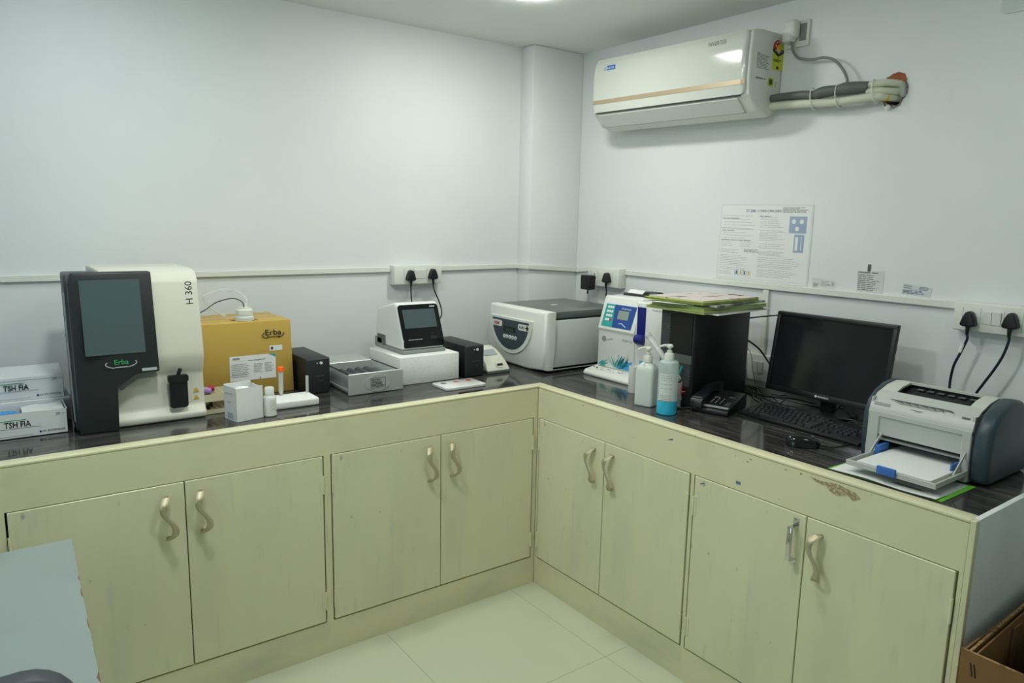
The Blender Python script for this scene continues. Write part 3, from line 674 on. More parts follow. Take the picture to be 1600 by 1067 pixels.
MB().lathe([(.0, -.026), (.020, -.022), (.024, 0), (.020, .022), (0, .026)], (FXf, -.174, 1.035), 20, Matrix.Rotation(PI/2, 4, 'X')).build('sampler_head', NAVY, t)
m = MB(); random.seed(5)
for i in range(14): m.disc(Fr((FXf-.02, .08, .882), -Y, Vector((.07, 0, .011))), .006+i*.0145+random.uniform(-.004, .004), random.uniform(-.018, .004), random.uniform(.0018, .0042), .0006, 8)
m.build('ink_spots', INK, t)
MB().prism([(.50, 1.197), (.505, 1.207), (.56, 1.209), (.59, 1.216), (.61, 1.213), (.615, 1.197)], -.09, .045, 'y', .002, 2).build('printer_cover', DARK, t)
MB().prism([(.512, 1.208), (.53, 1.222), (.57, 1.218), (.571, 1.2165), (.53, 1.220)], -.06, .03, 'y').build('printer_paper', PAPER, t)
MB().rect(Fr((FXf+.0015, -.1435, .886), -Y, Z), .03, .062, .036, .062).build('blue_sticker', mat('light_blue_label', '#62a8d8', .5), t)
# ================================================================== bottles
t = thing('small_container', 'narrow white cylinder standing in front of the electrolyte analyzer', 'container', (.262, -.274, HC))
MB().lathe([(0, .0005), (.0215, .0005), (.022, .002), (.022, .105), (.019, .105), (.019, .09), (0, .09)], (.262, -.274, HC), 28).build('body', WHITE, t)
t = thing('pump_bottle', 'opaque white square-shouldered pump bottle left of the blue one', 'bottle', (.152, -.44, HC), 0, 'pump bottles on the right counter')
def sq(w, d, z, r=.012):
    return [(.152+(x*math.cos(.3)-y*math.sin(.3)), -.445+(x*math.sin(.3)+y*math.cos(.3)), HC+z) for x, y in rrect(-w*.9, w*.9, -d*.9, d*.9, r*.9, 4)]
MB().loft([sq(.030, .036, .0005, .010), sq(.033, .040, .004), sq(.033, .040, .130), sq(.030, .036, .145), sq(.022, .025, .157, .02), sq(.014, .0145, .162, .0138)]).build('body', HAZE, t)
def pump(t, x, y, z, ang, m_, s=1):
    MB().lathe([(.0165, 0), (.0165, .020), (.014, .024), (.0095, .025), (.0095, .034), (.005, .035), (.005, .046)], (x, y, z), 22).build('pump_collar', m_, t)
    c, sn = math.cos(ang), math.sin(ang)
    MB().lathe([(.0, .044), (.011, .044), (.012, .05), (.009, .055), (0, .056)], (x, y, z), 18).tube([(x, y, z+.050), (x+c*.02, y+sn*.02, z+.051), (x+c*.038, y+sn*.038, z+.046)], lambda u: .0055-.002*u, 10).build('pump_head', m_, t)
pump(t, .152, -.445, 1.012, 2.55, WHITE)
fb_ = Fr((.152+.041*math.sin(.3)*0, -.44, HC), Vector((math.cos(-.3), math.sin(-.3), 0)), Z)
MB().lines(Fr((.152-.022, -.445-.0405+.0, HC), Vector((math.cos(.3), math.sin(.3), 0)), Z), .004, .046, .05, .115, 9, .002, ragged=.1).build('label_print', INKG, t)
t = thing('pump_bottle', 'clear round pump bottle half emptied of blue sanitiser', 'bottle', (.127, -.567, HC), 0, 'pump bottles on the right counter')
cx, cy = .127, -.567
MB().lathe([(.0, .0005), (.033, .0005), (.0352, .003), (.0352, .049), (0, .049)], (cx, cy, HC), 36).build('liquid', LIQ, t)
MB().lathe([(.0352, .0492), (.0352, .178), (.033, .186), (.026, .191), (.015, .192), (.014, .195)], (cx, cy, HC), 36).build('body', mat('clear_bottle', '#d3e6e4', .15, trans=.1, alpha=.62, ior=1.3), t)
m = MB(); va = math.atan2(-2.2418-cy, -1.7913-cx)
N = 14
for k in range(N):
    a0 = va-.95+k*1.75/N; a1 = a0+1.75/N
    m.loft([[(cx+r*math.cos(a), cy+r*math.sin(a), z) for r, a in ((.0355, a0), (.0355, a1), (.0359, a1), (.0359, a0))] for z in (HC+.052, HC+.148)])
m.build('label', mat('label_film', '#d3dbd8', .4), t)
m = MB(); random.seed(8)
for i in range(9):
    zz = HC+.140-[0, .008, .016, .03, .045, .07, .076, .082, .088][i]
    for k in range(16):
        if random.random() < .8:
            a = va-.75+k*.075; m.box(-.0011, .0011, -.0002, .0002, 0, .0016, M=Matrix.Translation((cx+.0361*math.cos(a), cy+.0361*math.sin(a), zz)) @ Matrix.Rotation(a+PI/2, 4, 'Z'))
m.build('label_print', INKG, t)
pump(t, cx, cy, 1.042, 2.6, WHITE)
# pens and clear syringe barrel leaning behind the pump bottles
t = thing('pen_stand', 'clear pen holder hidden behind the two pump bottles', 'pen holder', (.235, -.50, HC))
MB().lathe([(0, .0005), (.030, .0005), (.032, .09), (.030, .09), (.028, .003), (0, .003)], (.235, -.50, HC), 24).build('cup', CLEAR, t)
for nm, c, dx, dy, L, lab in (('pen', BLUEI, -.004, -.016, .135, 'blue pen in the clear holder'), ('pen', INK, .006, .012, .145, 'black pen in the clear holder'), ('pen', TEAL, .014, -.022, .150, 'teal pen in the clear holder'), ('marker_pen', ORANGE, -.014, .0, .112, 'orange pen in the clear holder')):
    tag(MB().cyl((.235-dx*.4, -.50-dy*.4, HC+.005), (.235+dx, -.50+dy, HC+L), .004, n=10).build(nm, c), lab, 'pen', 'pens in the clear holder')
t = thing('measuring_tube', 'clear graduated plastic tube leaning out of the pen holder', 'tube', (.225, -.49, HC))
MB().cyl((.236, -.523, .950), (.236, -.362, 1.092), .0115, n=18).build('barrel', CLEAR, t)
MB().cyl((.236, -.366, 1.088), (.236, -.358, 1.095), .0135, n=18).build('rim', CLEAR, t)
# ================================================================== PC tower
t = thing('computer_tower', 'black computer tower with mesh front carrying the pile of folders', 'computer', (.42, -.48, HC))
MB().box(.275, .585, -.558, -.402, .856, 1.196, .003, 2).build('case', BLACK, t)
MB().box(.262, .277, -.560, -.400, .853, 1.196, .004, 2).build('front_bezel', DARK, t)
fx = FX(.2618, -.400, HC)
hexm = MB()
def mesh_holes(m, a0, a1, b0, b1, s=.0065):
    j = 0; b = b0
    while b < b1:
        a = a0+(s/2 if j % 2 else 0)
        while a < a1: m.disc(fx, a, b, s*.36, .0008, 6); a += s
        b += s*.86; j += 1
mesh_holes(hexm, .005, .046, .175, .335); mesh_holes(hexm, .008, .150, .075, .155)
hexm.build('vent_mesh', mat('mesh_dark', '#63696b', .5), t)
MB().rect(fx, .050, .152, .192, .338, .003, .003).build('drive_cover', BLACK, t)
MB().rect(fx, .012, .155, .158, .190, .004, .003).build('port_strip', GREYD, t)
MB().disc(Fr(fx.p(0, 0, .004), fx.u, fx.v), .028, .174, .010, .001).build('round_badge', BLACK, t)
for b in (.206, .222, .238): MB().rect(Fr(fx.p(0, 0, .003), fx.u, fx.v), .118, .134, b, b+.007, .001).build('port', INK, t)
MB().rect(Fr((0, 0, 0), X, Z), 0, .0001, 0, .0001) if False else None
# folders lying on the tower
def folder(name, label, cx, cy, z0, L, D, th, rz, m_, page=None, bend=0):
    t = thing(name, label, 'folder', (cx, cy, z0), rz, 'papers and folders piled on the computer tower')
    def w(x, y, z): return (x, y, z+bend*((x/L*2)**2+(y/D*2)**2)*.5)
    def slab(z0_, z1_, k=1.0, ov=0):
        m = MB(); nx, ny = 8, 6
        for lvl in (0,):
            tb = bmesh.new(); g = {}
            for i in range(nx+1):
                for j in range(ny+1):
                    for q, zz in enumerate((z0_, z1_)):
                        g[i, j, q] = tb.verts.new(w((i/nx-.5)*L*k+ov, (j/ny-.5)*D*k, zz))
            for i in range(nx):
                for j in range(ny):
                    tb.faces.new([g[i, j, 1], g[i+1, j, 1], g[i+1, j+1, 1], g[i, j+1, 1]]); tb.faces.new([g[i, j, 0], g[i, j+1, 0], g[i+1, j+1, 0], g[i+1, j, 0]])
            for i in range(nx):
                for j in (0, ny): tb.faces.new([g[i, j, 0], g[i+1, j, 0], g[i+1, j, 1], g[i, j, 1]])
            for j in range(ny):
                for i in (0, nx): tb.faces.new([g[i, j, 0], g[i, j+1, 0], g[i, j+1, 1], g[i, j, 1]])
            bmesh.ops.recalc_face_normals(tb, faces=tb.faces); m._merge(tb)
        return m
    if page:
        slab(0, .0012).build('cover_bottom', m_, t, world=False); slab(.0014, th-.0014, .965).build('pages', page, t, world=False); slab(th-.0012, th, 1.0).build('cover_top', m_, t, world=False)
    else: slab(0, th).build('sheet', m_, t, world=False)
    return t
PAGEG = mat('greenish_pages', '#b5c48a', .7, noise=[(90, (.3, .3, 12), .5, .62, '#8fa466')])
PAGEW = mat('white_pages', '#d5d8c8', .7, noise=[(90, (.3, .3, 14), .5, .62, '#a3a99a')])
folder('loose_papers', 'white sheets at the bottom of the pile, sticking out towards the monitor', .44, -.505, 1.1965, .35, .25, .004, .10, PAPER)
folder('paper_folder', 'yellow-green folder, second from the bottom of the pile on the tower', .405, -.485, 1.2010, .37, .27, .009, .03, LIME, PAGEW)
folder('paper_folder', 'thick pale green folder in the middle of the pile on the tower', .42, -.490, 1.2105, .36, .26, .0135, -.03, MINT, PAGEG)
folder('loose_papers', 'dark-edged crumpled papers between the two upper folders of the pile', .43, -.495, 1.2245, .34, .25, .006, .12, mat('dark_printed_sheet', '#565a5c', .6, noise=[(12, one, .45, .55, '#b9bdb4')]))
m = MB(); m.prism([(-.12, -.085), (.03, -.02), (-.12, .09)], 0, .001, 'z'); o = m.build('paper_slip', PAPER); o.location = (.33, -.46, 1.2312); o.rotation_euler = (0, -.03, .25); tag(o, 'white triangular slip poking out of the front of the folder pile', 'paper', 'papers and folders piled on the computer tower')
folder('paper_folder', 'lime folder with blue corners near the top of the pile', .40, -.475, 1.2325, .355, .265, .0085, .05, LIME, PAGEG)
folder('magazine', 'mottled white and brown cover on top of the folder pile', .405, -.475, 1.2415, .33, .25, .004, .02, MAUVE)
# red clip and tape at the foot of the tower
t = thing('red_plug', 'small red plastic star-shaped plug hanging at the foot of the tower', 'plug', (.245, -.513, .905))
m = MB(); pts = []
for i in range(14):
    r = .020 if i % 2 else .013; a = i/14*2*PI; pts.append((r*math.cos(a), r*1.35*math.sin(a)))
m.poly(pts, FX(.256, -.513, .908), .010); m.build('star', RED, t)
MB().tube([(.246, -.513, .906), (.243, -.53, .908), (.245, -.548, .909)], .0016, 8).build('pin', mat('pinkish_pin', '#b0777a', .4), t)
tag(MB().box(.253, .2598, -.522, -.508, .870, .885, .001, 1).build('white_tag', PAPER), 'small white tag stuck low on the front of the tower', 'tag')
# ================================================================== telephone
PH = (.228, -.588, HC); pr_ = math.radians(-73)
t = thing('telephone', 'black desk telephone between the computer tower and the keyboard', 'telephone', PH, pr_)
MB().prism([(0, .001), (0, .016), (.02, .026), (.17, .052), (.19, .050), (.195, .001)], 0, .138, 'x', .004, 2).build('base', BLACK, t, world=False)
fp = Fr((0, .02, .0263), X, Vector((0, .15, .026)))
MB().rect(fp, .040, .134, -.012, .004, .0015, .002).build('grey_strip', GREYP, t, world=False)
pk = MB().rect(fp, -.0045, .0045, -.0032, .0032, .003, .001)
kk = None
for r in range(4):
    for c in range(3):
        f_ = Fr(fp.p(.058+c*.017, .028+r*.0135), fp.u, fp.v)
        MB().rect(f_, -.0055, .0055, -.0036, .0036, .0025, .001).build('key', BLACK, t, world=False); MB().rect(f_, -.0016, .0016, -.0016, .0016, .003).build('key_print', PAPER, t, world=False)
for r in range(3):
    f_ = Fr(fp.p(.118, .022+r*.012), fp.u, fp.v); MB().rect(f_, -.0085, .0085, -.0025, .0025, .002, .001).build('function_key', GREYD, t, world=False)
MB().rect(fp, .05, .07, .084, .087, .001).rect(fp, .10, .12, .098, .101, .001).build('print_mark', GREYP, t, world=False)
m = MB()
m.loft([[(x0, y, z0), (x1, y, z0), (x1, y, z1), (x0, y, z1)] for x0, x1, y, z0, z1 in ((.003, .043, -.008, .018, .040), (.000, .046, .004, .016, .050), (.000, .046, .035, .024, .056), (.006, .040, .06, .044, .064), (.008, .038, .10, .056, .074), (.006, .040, .14, .056, .080), (.001, .045, .165, .050, .082), (.001, .045, .195, .050, .080), (.004, .042, .203, .056, .074))])
m.build('handset', BLACK, t, world=False, smooth=60)
MB().rect(Fr((0, .003, .0505), X, Vector((0, 1, .2))), .006, .040, .0, .010, .0012, .002).build('handset_strip', GREYD, t, world=False)
m = MB(); pts = []
for i in range(60):
    u = i/59; bx, by, bz = .02-.03*math.sin(PI*u)-.045*u, -.012-.055*math.sin(PI*u*.9), .010+.004*(1-u)
    pts.append((bx+.006*math.cos(i*1.9), by, bz+.005*math.sin(i*1.9)+.001))
m.tube(pts, .0022, 6, sub=2); m.build('coiled_cord', CORDK, t, world=False)
# ================================================================== monitor
t = thing('computer_monitor', 'black flat monitor with glossy dark screen on the right counter', 'monitor', (.60, -.88, HC))
def mlean(x, y, z): return (x+(z-.905)*.155, y, z)
y0m, y1m, z0m, z1m = -1.100, -.655, .905, 1.197
m = MB()
m.box(.572, .592, y0m, y1m, z1m-.014, z1m, .002, 2); m.box(.572, .592, y0m, y1m, z0m, z0m+.020, .002, 2)
m.box(.572, .592, y0m, y0m+.014, z0m+.01, z1m-.01, .002, 2); m.box(.572, .592, y1m-.014, y1m, z0m+.01, z1m-.01, .002, 2); m.box(.582, .600, y0m+.003, y1m-.003, z0m+.003, z1m-.003, .003, 2)
m.build('bezel', BLACK, t, warp=mlean)
MB().box(.578, .583, y0m+.013, y1m-.013, z0m+.019, z1m-.013).build('screen', SCREENM, t, warp=mlean)
MB().box(.598, .640, y0m+.09, y1m-.09, .94, 1.14, .012, 3).build('rear_housing', BLACK, t, warp=mlean)
fm = Fr((.572, y1m, z0m), -Y, Vector((.155, 0, 1)))
m = MB(); m.disc(fm, .206, .0115, .0042); m.text('FRONTECH', fm, .213, .0085, .0078, 'LEFT', .02); m.build('lettering', PAPER, t)
MB().box(.612, .640, -.905, -.858, HC+.008, .985, .004, 2).build('neck', BLACK, t)
MB().prism(rrect(.545, .69, -.975, -.79, .03), HC+.0003, HC+.010, 'z', .003, 2).build('foot', BLACK, t)
# ================================================================== keyboard
t = thing('keyboard', 'black full-size keyboard in front of the monitor', 'keyboard', (.338, -.706, HC), RW-math.radians(1.4))
MB().prism([(0, .002), (0, .011), (.15, .026), (.155, .024), (.155, .002)], 0, .452, 'x', .003, 2).build('body', BLACK, t, world=False)
kf = Fr((0, 0, .0112), X, Vector((0, .15, .015)))
def key(a, b, wd, m_=None):
    o = keym.get(round(wd, 4))
    if o is None:
        f_ = Fr((0, 0, 0), X, Vector((0, .15, .015)))
        k = MB(); t_ = bmesh.new(); h = .006
        A = [t_.verts.new(f_.p(x, y, 0)) for x, y in rrect(.001, wd-.001, .001, .017, .002, 2)]; B = [t_.verts.new(f_.p(x, y, h)) for x, y in rrect(.003, wd-.003, .003, .0155, .002, 2)]
        n = len(A); t_.faces.new(A[::-1]); t_.faces.new(B)
        for i in range(n): t_.faces.new((A[i], A[(i+1) % n], B[(i+1) % n], B[i]))
        k._merge(t_); o = k.build('key', DARK, t, world=False, smooth=20); keym[round(wd, 4)] = o
    else: o = o.copy(); COL.objects.link(o); o.parent = t
    o.location = kf.p(a, b, .0)
keym = {}; U = .0182
rows = [(.012, [(0, 1.25), (1.25, 1.25), (2.5, 1.25), (3.75, 5.5), (9.25, 1.25), (10.5, 1.25), (11.75, 1.6), (13.35, 1.6)]),
        (.031, [(0, 2.25)]+[(2.25+i, 1) for i in range(10)]+[(12.25, 2.7)]),
        (.050, [(0, 1.75)]+[(1.75+i, 1) for i in range(11)]+[(12.75, 2.2)]),
        (.069, [(0, 1.5)]+[(1.5+i, 1) for i in range(12)]+[(13.5, 1.45)]),
        (.088, [(i, 1) for i in range(13)]+[(13, 1.95)]),
        (.114, [(0, 1)]+[(2+i, 1) for i in range(4)]+[(6.5+i, 1) for i in range(4)]+[(10.95+i, 1) for i in range(4)])]
nk = 0
for b, ks in rows:
    for a, wd in ks: key(.010+a*U, b, wd*U); nk += 1
for b, cols in ((.012, (0, 1, 2)), (.031, (1,)), (.069, (0, 1, 2)), (.088, (0, 1, 2))):
    for c in cols: key(.010+(15.35+c)*U, b, U); nk += 1
for b, cols in ((.031, (0, 1, 2)), (.050, (0, 1, 2, 3)), (.069, (0, 1, 2)), (.088, (0, 1, 2, 3))):
    for c in cols: key(.010+(18.7+c)*U*.98, b, U); nk += 1
MB().tube([(.2, .155, .012), (.19, .19, .01), (.23, .23, .008), (.30, .25, .012)], .0022, 8).build('cord', CORDK, t, world=False)
# mouse
t = thing('computer_mouse', 'glossy black mouse lying in front of the keyboard', 'mouse', (.195, -1.055, HC), math.radians(-50))
m = MB(); secs = []
for i in range(13):
    u = i/12; x = -.05+.1*u; wd = .029*math.sqrt(max(0.02, 1-(2*u-1)**4)); hh = .034*math.sqrt(max(.02, 1-((u-.42)/.62)**2)) if abs((u-.42)/.62) < 1 else .008
    secs.append([(x, wd*math.cos(a)*(1 if math.sin(a) >= 0 else .97), .0015+max(0, math.sin(a))**.8*hh) for a in [2*PI*k/20 for k in range(20)]])
m.loft(secs); m.build('shell', BLACKG, t, world=False, smooth=70)
MB().cyl((.026, -.003, .026), (.026, .003, .026), .008, n=16).build('scroll_wheel', GREYD, t, world=False)
MB().tube([(.05, 0, .006), (.09, .005, .003), (.14, .05, .003), (.17, .12, .003)], .0018, 8).build('cord', CORDK, t, world=False)
# ================================================================== cables behind the monitor
def cable(label, pts, r=.0026, m_=None, g='loose cables behind the monitor', nm='cable'):
    tag(MB().tube(pts, r, 8, 8).build(nm, m_ or CORDK), label, 'cable', g)
z = HC+.004
cable('black cable running from the top of the tower back to the monitor', [(.585, -.50, 1.150), (.62, -.52, 1.152), (.66, -.58, 1.165), (.66, -.66, 1.172), (.655, -.75, 1.12), (.65, -.80, 1.06)])
cable('thick black cable hanging from mid tower to the lower left of the monitor', [(.585, -.49, 1.065), (.63, -.50, 1.070), (.68, -.54, 1.03), (.70, -.58, .975), (.68, -.64, .942), (.66, -.72, .935), (.655, -.78, .95)], .0035)
cable('thin grey cable dropping from the tower to the worktop', [(.585, -.488, 1.052), (.64, -.49, 1.045), (.70, -.492, 1.00), (.73, -.485, .93), (.76, -.487, z+.003), (.70, -.54, z), (.64, -.60, z)], .0014, CORDG)
cable('black cable curving along the worktop below the low socket', [(.60, -.40, z+.012), (.68, -.42, z), (.74, -.46, z), (.73, -.52, z), (.68, -.57, z), (.64, -.63, z+.004), (.66, -.72, z+.012), (.69, -.80, z+.004), (.72, -.90, z)], .003)
cable('black cable looping under the left half of the monitor', [(.62, -.41, z), (.66, -.48, z+.002), (.63, -.56, z), (.60, -.62, z+.01), (.585, -.68, z+.02), (.59, -.75, z+.022), (.62, -.83, z+.012), (.70, -.86, z)], .0032)
cable('thin black cable crossing beneath the monitor centre', [(.60, -.60, z+.006), (.56, -.67, z), (.565, -.73, z+.01), (.62, -.72, z+.03), (.66, -.66, z+.01), (.70, -.60, z)], .0022)
cable('thin black cable looping beneath the right half of the monitor', [(.64, -.92, .94), (.60, -.95, .915), (.585, -.97, .885), (.60, -1.0, z+.006), (.64, -1.05, z), (.60, -1.10, z+.012), (.55, -1.06, z), (.57, -1.0, z)], .002)
cable('bundled black cable arching beside the monitor neck', [(.66, -.89, .95), (.63, -.94, .93), (.60, -.945, .90), (.60, -.925, .875), (.62, -.91, z+.005), (.70, -.92, z)], .0034)
cable('pale wire trailing on the worktop behind the keyboard', [(.70, -.52, z), (.60, -.59, z), (.55, -.655, z), (.525, -.72, z), (.53, -.80, z), (.60, -.84, z)], .0014, CORDG)
# ================================================================== printer
t = thing('laser_printer', 'pale grey laser printer with slate sides and open paper tray at the right end', 'printer', (.38, -1.36, HC))
PG = mat('printer_shell', '#b9bfb9', .38); PT = mat('printer_top', '#c3c8be', .35)
yl, yr = -1.213, -1.487
# side cheeks
cheek = [(.300, .8515), (.262, .856), (.255, .93), (.258, .985), (.272, 1.018), (.305, 1.043), (.35, 1.060), (.40, 1.067), (.445, 1.060), (.49, 1.035), (.505, .99), (.507, .93), (.53, .905), (.535, .862), (.52, .8515)]
MB().prism(cheek, yl-.001, yl+.014, 'y', .004, 2).build('left_cheek', SLATE, t)
MB().prism(cheek, yr-.048, yr-.001, 'y', .016, 4).build('right_cheek', SLATE, t)
# shell: top skin with a slot, front fascia with the opening, back
def pro(x):   # top outline height at x
    P = [(.258, .99), (.268, 1.016), (.30, 1.039), (.35, 1.056), (.40, 1.063), (.44, 1.058), (.485, 1.03)]
    for (xa, za), (xb, zb_) in zip(P, P[1:]):
        if xa <= x <= xb: return za+(zb_-za)*(x-xa)/(xb-xa)
    return P[0][1] if x < P[0][0] else P[-1][1]
def skin(m, xs, ya, yb, th=.006):
    up = [(x, pro(x)) for x in xs]; lo = [(x, pro(x)-th) for x in reversed(xs)]
    m.prism(up+lo, ya, yb, 'y')
m = MB(); A_ = [.258, .268, .285, .30, .318]; C_ = [.40, .42, .44, .46, .485]; Bx = [.318, .335, .35, .375, .40]
skin(m, C_, yr, yl); skin(m, Bx, yr, yr+.035); skin(m, Bx, yl-.045, yl)
m.build('top_cover', PT, t)
m = MB(); skin(m, A_, yr, yl)
m.build('front_cover', PG, t)
m = MB()
m.box(.257, .268, yl-.032, yl, .853, .992, .002, 1); m.box(.257, .268, yr, yr+.022, .853, .992, .002, 1)
m.box(.2575, .268, yr, yl, .978, .992, .001, 1); m.box(.262, .270, yr+.02, yl-.03, .925, .980)
m.box(.268, .485, yl-.006, yl, .853, pro(.3)-.01); m.box(.268, .485, yr, yr+.006, .853, pro(.3)-.01); m.box(.479, .485, yr, yl, .86, 1.027)
m.build('front_frame', PG, t)
MB().box(.34, .478, yr+.007, yl-.007, .856, 1.01).build('inner_mechanism', BLACK, t)
MB().prism([(.322, 1.020), (.335, 1.030), (.395, 1.045), (.398, 1.048), (.398, 1.012), (.322, 1.012)], yr+.036, yl-.046, 'y').build('output_slot', BLACK, t)
for k in range(7): MB().box(.385, .397, yl-.07-k*.028-.018, yl-.07-k*.028, 1.046, 1.050, .001, 1).build('slot_rib', GREYD, t)
MB().prism([(.262, .911), (.34, .920), (.34, .924), (.262, .915)], yr+.022, yl-.032, 'y').build('output_shelf', GREYP, t)
# scooped paper rest with crumpled dark film
ftp = Fr((.285, yl-.040, pro(.285)+.0006), -Y, Vector((-.030, 0, -.024)))
fq_ = Fr(ftp.p(0, 0, .0), -Y, Vector((.268-.285, 0, 1.016-pro(.285))))
MB().poly([(0, .0), (.175, -.0), (.09, .026), (.055, .020)], Fr((.2845, yl-.042, pro(.2845)+.0008), -Y, Vector((-.017, 0, -.0135))), .0008).build('scoop', GREYP, t)
m = MB(); random.seed(4)
for i in range(7):
    a = .005+i*.022; m.poly([(a, 0), (a+.030, .0), (a+.040, .008+.004*(i % 3)), (a+.030, .006)], Fr((.2845, yl-.042, pro(.2845)+.0018+.0001*i), -Y, Vector((-.017, 0, -.0135))), .0008)
m.build('crumpled_film', mat('smoky_film', '#59625f', .2), t)
MB().rect(Fr((.2665, yl-.01, 1.0135), -Y, Vector((.011, 0, .02))), .0, .045, -.004, .004, .0008).build('model_plate', GREYP, t)
MB().rect(Fr((.27, yr+.022, 1.0185), -Y, Vector((.03, 0, .022))), -.012, .008, .0, .006, .0012, .002).build('power_button', GREYD, t)
# tray, guides
m = MB()
m.box(.078, .262, yr-.0, yl-.045, .873, .877, .001, 1); m.box(.076, .084, yr-.002, yl-.043, .873, .887, .001, 1); m.box(.08, .258, yl-.049, yl-.044, .873, .887, .001, 1); m.box(.08, .258, yr-.001, yr+.005, .873, .887, .001, 1)
m.box(.26, .40, yr+.022, yl-.034, .858, .877)
m.build('paper_tray', PG, t)
MB().box(.215, .27, yr+.020, yr+.026, .878, .905, .001, 1).build('paper_guide', BLUEP, t); MB().box(.215, .27, yl-.062, yl-.050, .878, .905, .001, 1).build('paper_guide', BLUEP, t)
MB().box(.068, .0765, -1.392, -1.343, .874, .896, .002, 2).build('tray_stop', BLUEP, t)
for ya in (yl-.046, yr+.008): MB().prism([(.205, .880), (.256, .925), (.256, .935), (.195, .884)], ya, ya+.003, 'y').build('tray_hinge', PG, t)
m = MB(); m.prism(rrect(.088, .36, -1.470, -1.280, .002), .8775, .887, 'z'); o = m.build('paper_stack', PAPER); tag(o, 'white paper loaded in the printer tray', 'paper')
tag(MB().prism([(.080, -1.474), (.36, -1.474), (.36, -1.40), (.080, -1.372)], .8872, .8878, 'z').build('green_edged_sheet', LIME), 'green-edged sheet under the paper in the printer tray', 'paper') if False else None
tag(MB().box(.086, .36, -1.474, -1.30, .8772, .8775).build('green_sheet', LIME), 'thin lime sheet at the bottom of the printer tray stack', 'paper')
# documents under the printer
t = thing('document_folder', 'lime green plastic folder sticking out under the printer', 'folder', (.2, -1.36, HC))
MB().prism([(.068, -1.510), (.255, -1.512), (.255, -1.22), (.064, -1.214)], HC+.0003, HC+.0012, 'z').build('back_sheet', mat('lime_plastic', '#6fc93a', .3), t)
t = thing('document_sheet', 'printed white sheets on the lime folder below the paper tray', 'paper', (.2, -1.36, HC+.0015))
def wav(x, y, z): return (x, y, z+.0035*math.sin((y+1.22)*16)**2*max(0, (.13-x)/.08))
m = MB(); tb = bmesh.new(); g = {}
for i in range(9):
    for j in range(25):
        x = .0615+.18*i/8; y = -1.4985+.276*j/24; g[i, j] = [tb.verts.new(wav(x, y, HC+.0016)), tb.verts.new(wav(x, y, HC+.0026))]
for i in range(8):
    for j in range(24):
        for q in (0, 1): tb.faces.new([g[i, j][q], g[i+1, j][q], g[i+1, j+1][q], g[i, j+1][q]])
for i in range(8):
    for j in (0, 24): tb.faces.new([g[i, j][0], g[i+1, j][0], g[i+1, j][1], g[i, j][1]])
for j in range(24):
    for i in (0, 8): tb.faces.new([g[i, j][0], g[i, j+1][0], g[i, j+1][1], g[i, j][1]])
bmesh.ops.recalc_face_normals(tb, faces=tb.faces); m._merge(tb); m.build('sheets', PAPER, t)
MB().poly([(-1.455+1.36, .0), (-1.385+1.36, .0), (-1.375+1.36, .008), (-1.45+1.36, .008)], Fr((.10, -1.36, HC+.0046), Y, -X), .0005).build('dark_heading', GREYD, t)
m = MB(); m.lines(Fr((.10, -1.36, HC+.0046), Y, -X), -.13, -.09, -.018, .0, 4, .001); m.build('print_lines', INKL, t)
# ================================================================== wall sockets, plugs
def switch_box(label, loc, rz, W, H, depth, sw, holes):
    t = thing('switch_board', label, 'socket box', loc, rz, 'surface-mounted socket boxes')
    MB().box(0, W, -depth, -.0005, 0, H, .002, 2).build('back_box', PVC, t, world=False)
    MB().box(.002, W-.002, -depth-.006, -depth, .002, H-.002, .002, 2).build('face_plate', PVC, t, world=False)
    for a0, a1 in sw: MB().prism([(-depth-.006, H*.30), (-depth-.0085, H*.30), (-depth-.0115, H*.74), (-depth-.006, H*.74)], a0, a1, 'x', .0006, 1).build('rocker_switch', WHITE, t, world=False)
    for a in holes:
        m = MB(); f_ = Fr((a, -depth-.006, H*.5), X, Z); m.disc(f_, 0, .012, .004); m.disc(f_, -.011, -.007, .003); m.disc(f_, .011, -.007, .003); m.rect(f_, -.026, -.0255, -.03, .03); m.rect(f_, .0255, .026, -.03, .03)
        m.build('socket_holes', GREYD, t, world=False)
    return t
switch_box('white socket box on the back wall above the small screen analyzer', (-.262, .8, 1.208), 0, .254, .090, .042, [(.105, .162)], [.078, .196])
switch_box('white socket box on the right wall above the laser printer', (.8, -1.205, 1.190), RW, .235, .092, .042, [(.088, .113), (.114, .139)], [.055, .172])
switch_box('white socket box on the right wall near the pillar, above the centrifuge', (.8, .553, 1.190), RW, .226, .096, .046, [(.086, .128)], [.05, .156])
switch_box('low white socket box behind the computer tower, partly hidden by the monitor', (.8, -.33, .876), RW, .20, .112, .022, [(.128, .15), (.152, .174)], [.072])
t = thing('wall_socket', 'flat white wall socket plate beside the air conditioner', 'socket', (.8, -.478, 2.184), RW)
MB().box(0, .098, -.010, -.0005, 0, .094, .002, 2).build('face_plate', PVC, t, world=False); MB().rect(Fr((.06, -.0101, .05), X, Z), 0, .028, -.03, .032).build('socket_recess', GREYP, t, world=False)
def loc(t, pts):
    c, s = math.cos(-t.rotation_euler.z), math.sin(-t.rotation_euler.z); L = t.location
    return [((p[0]-L.x)*c-(p[1]-L.y)*s, (p[0]-L.x)*s+(p[1]-L.y)*c, p[2]-L.z) for p in pts]
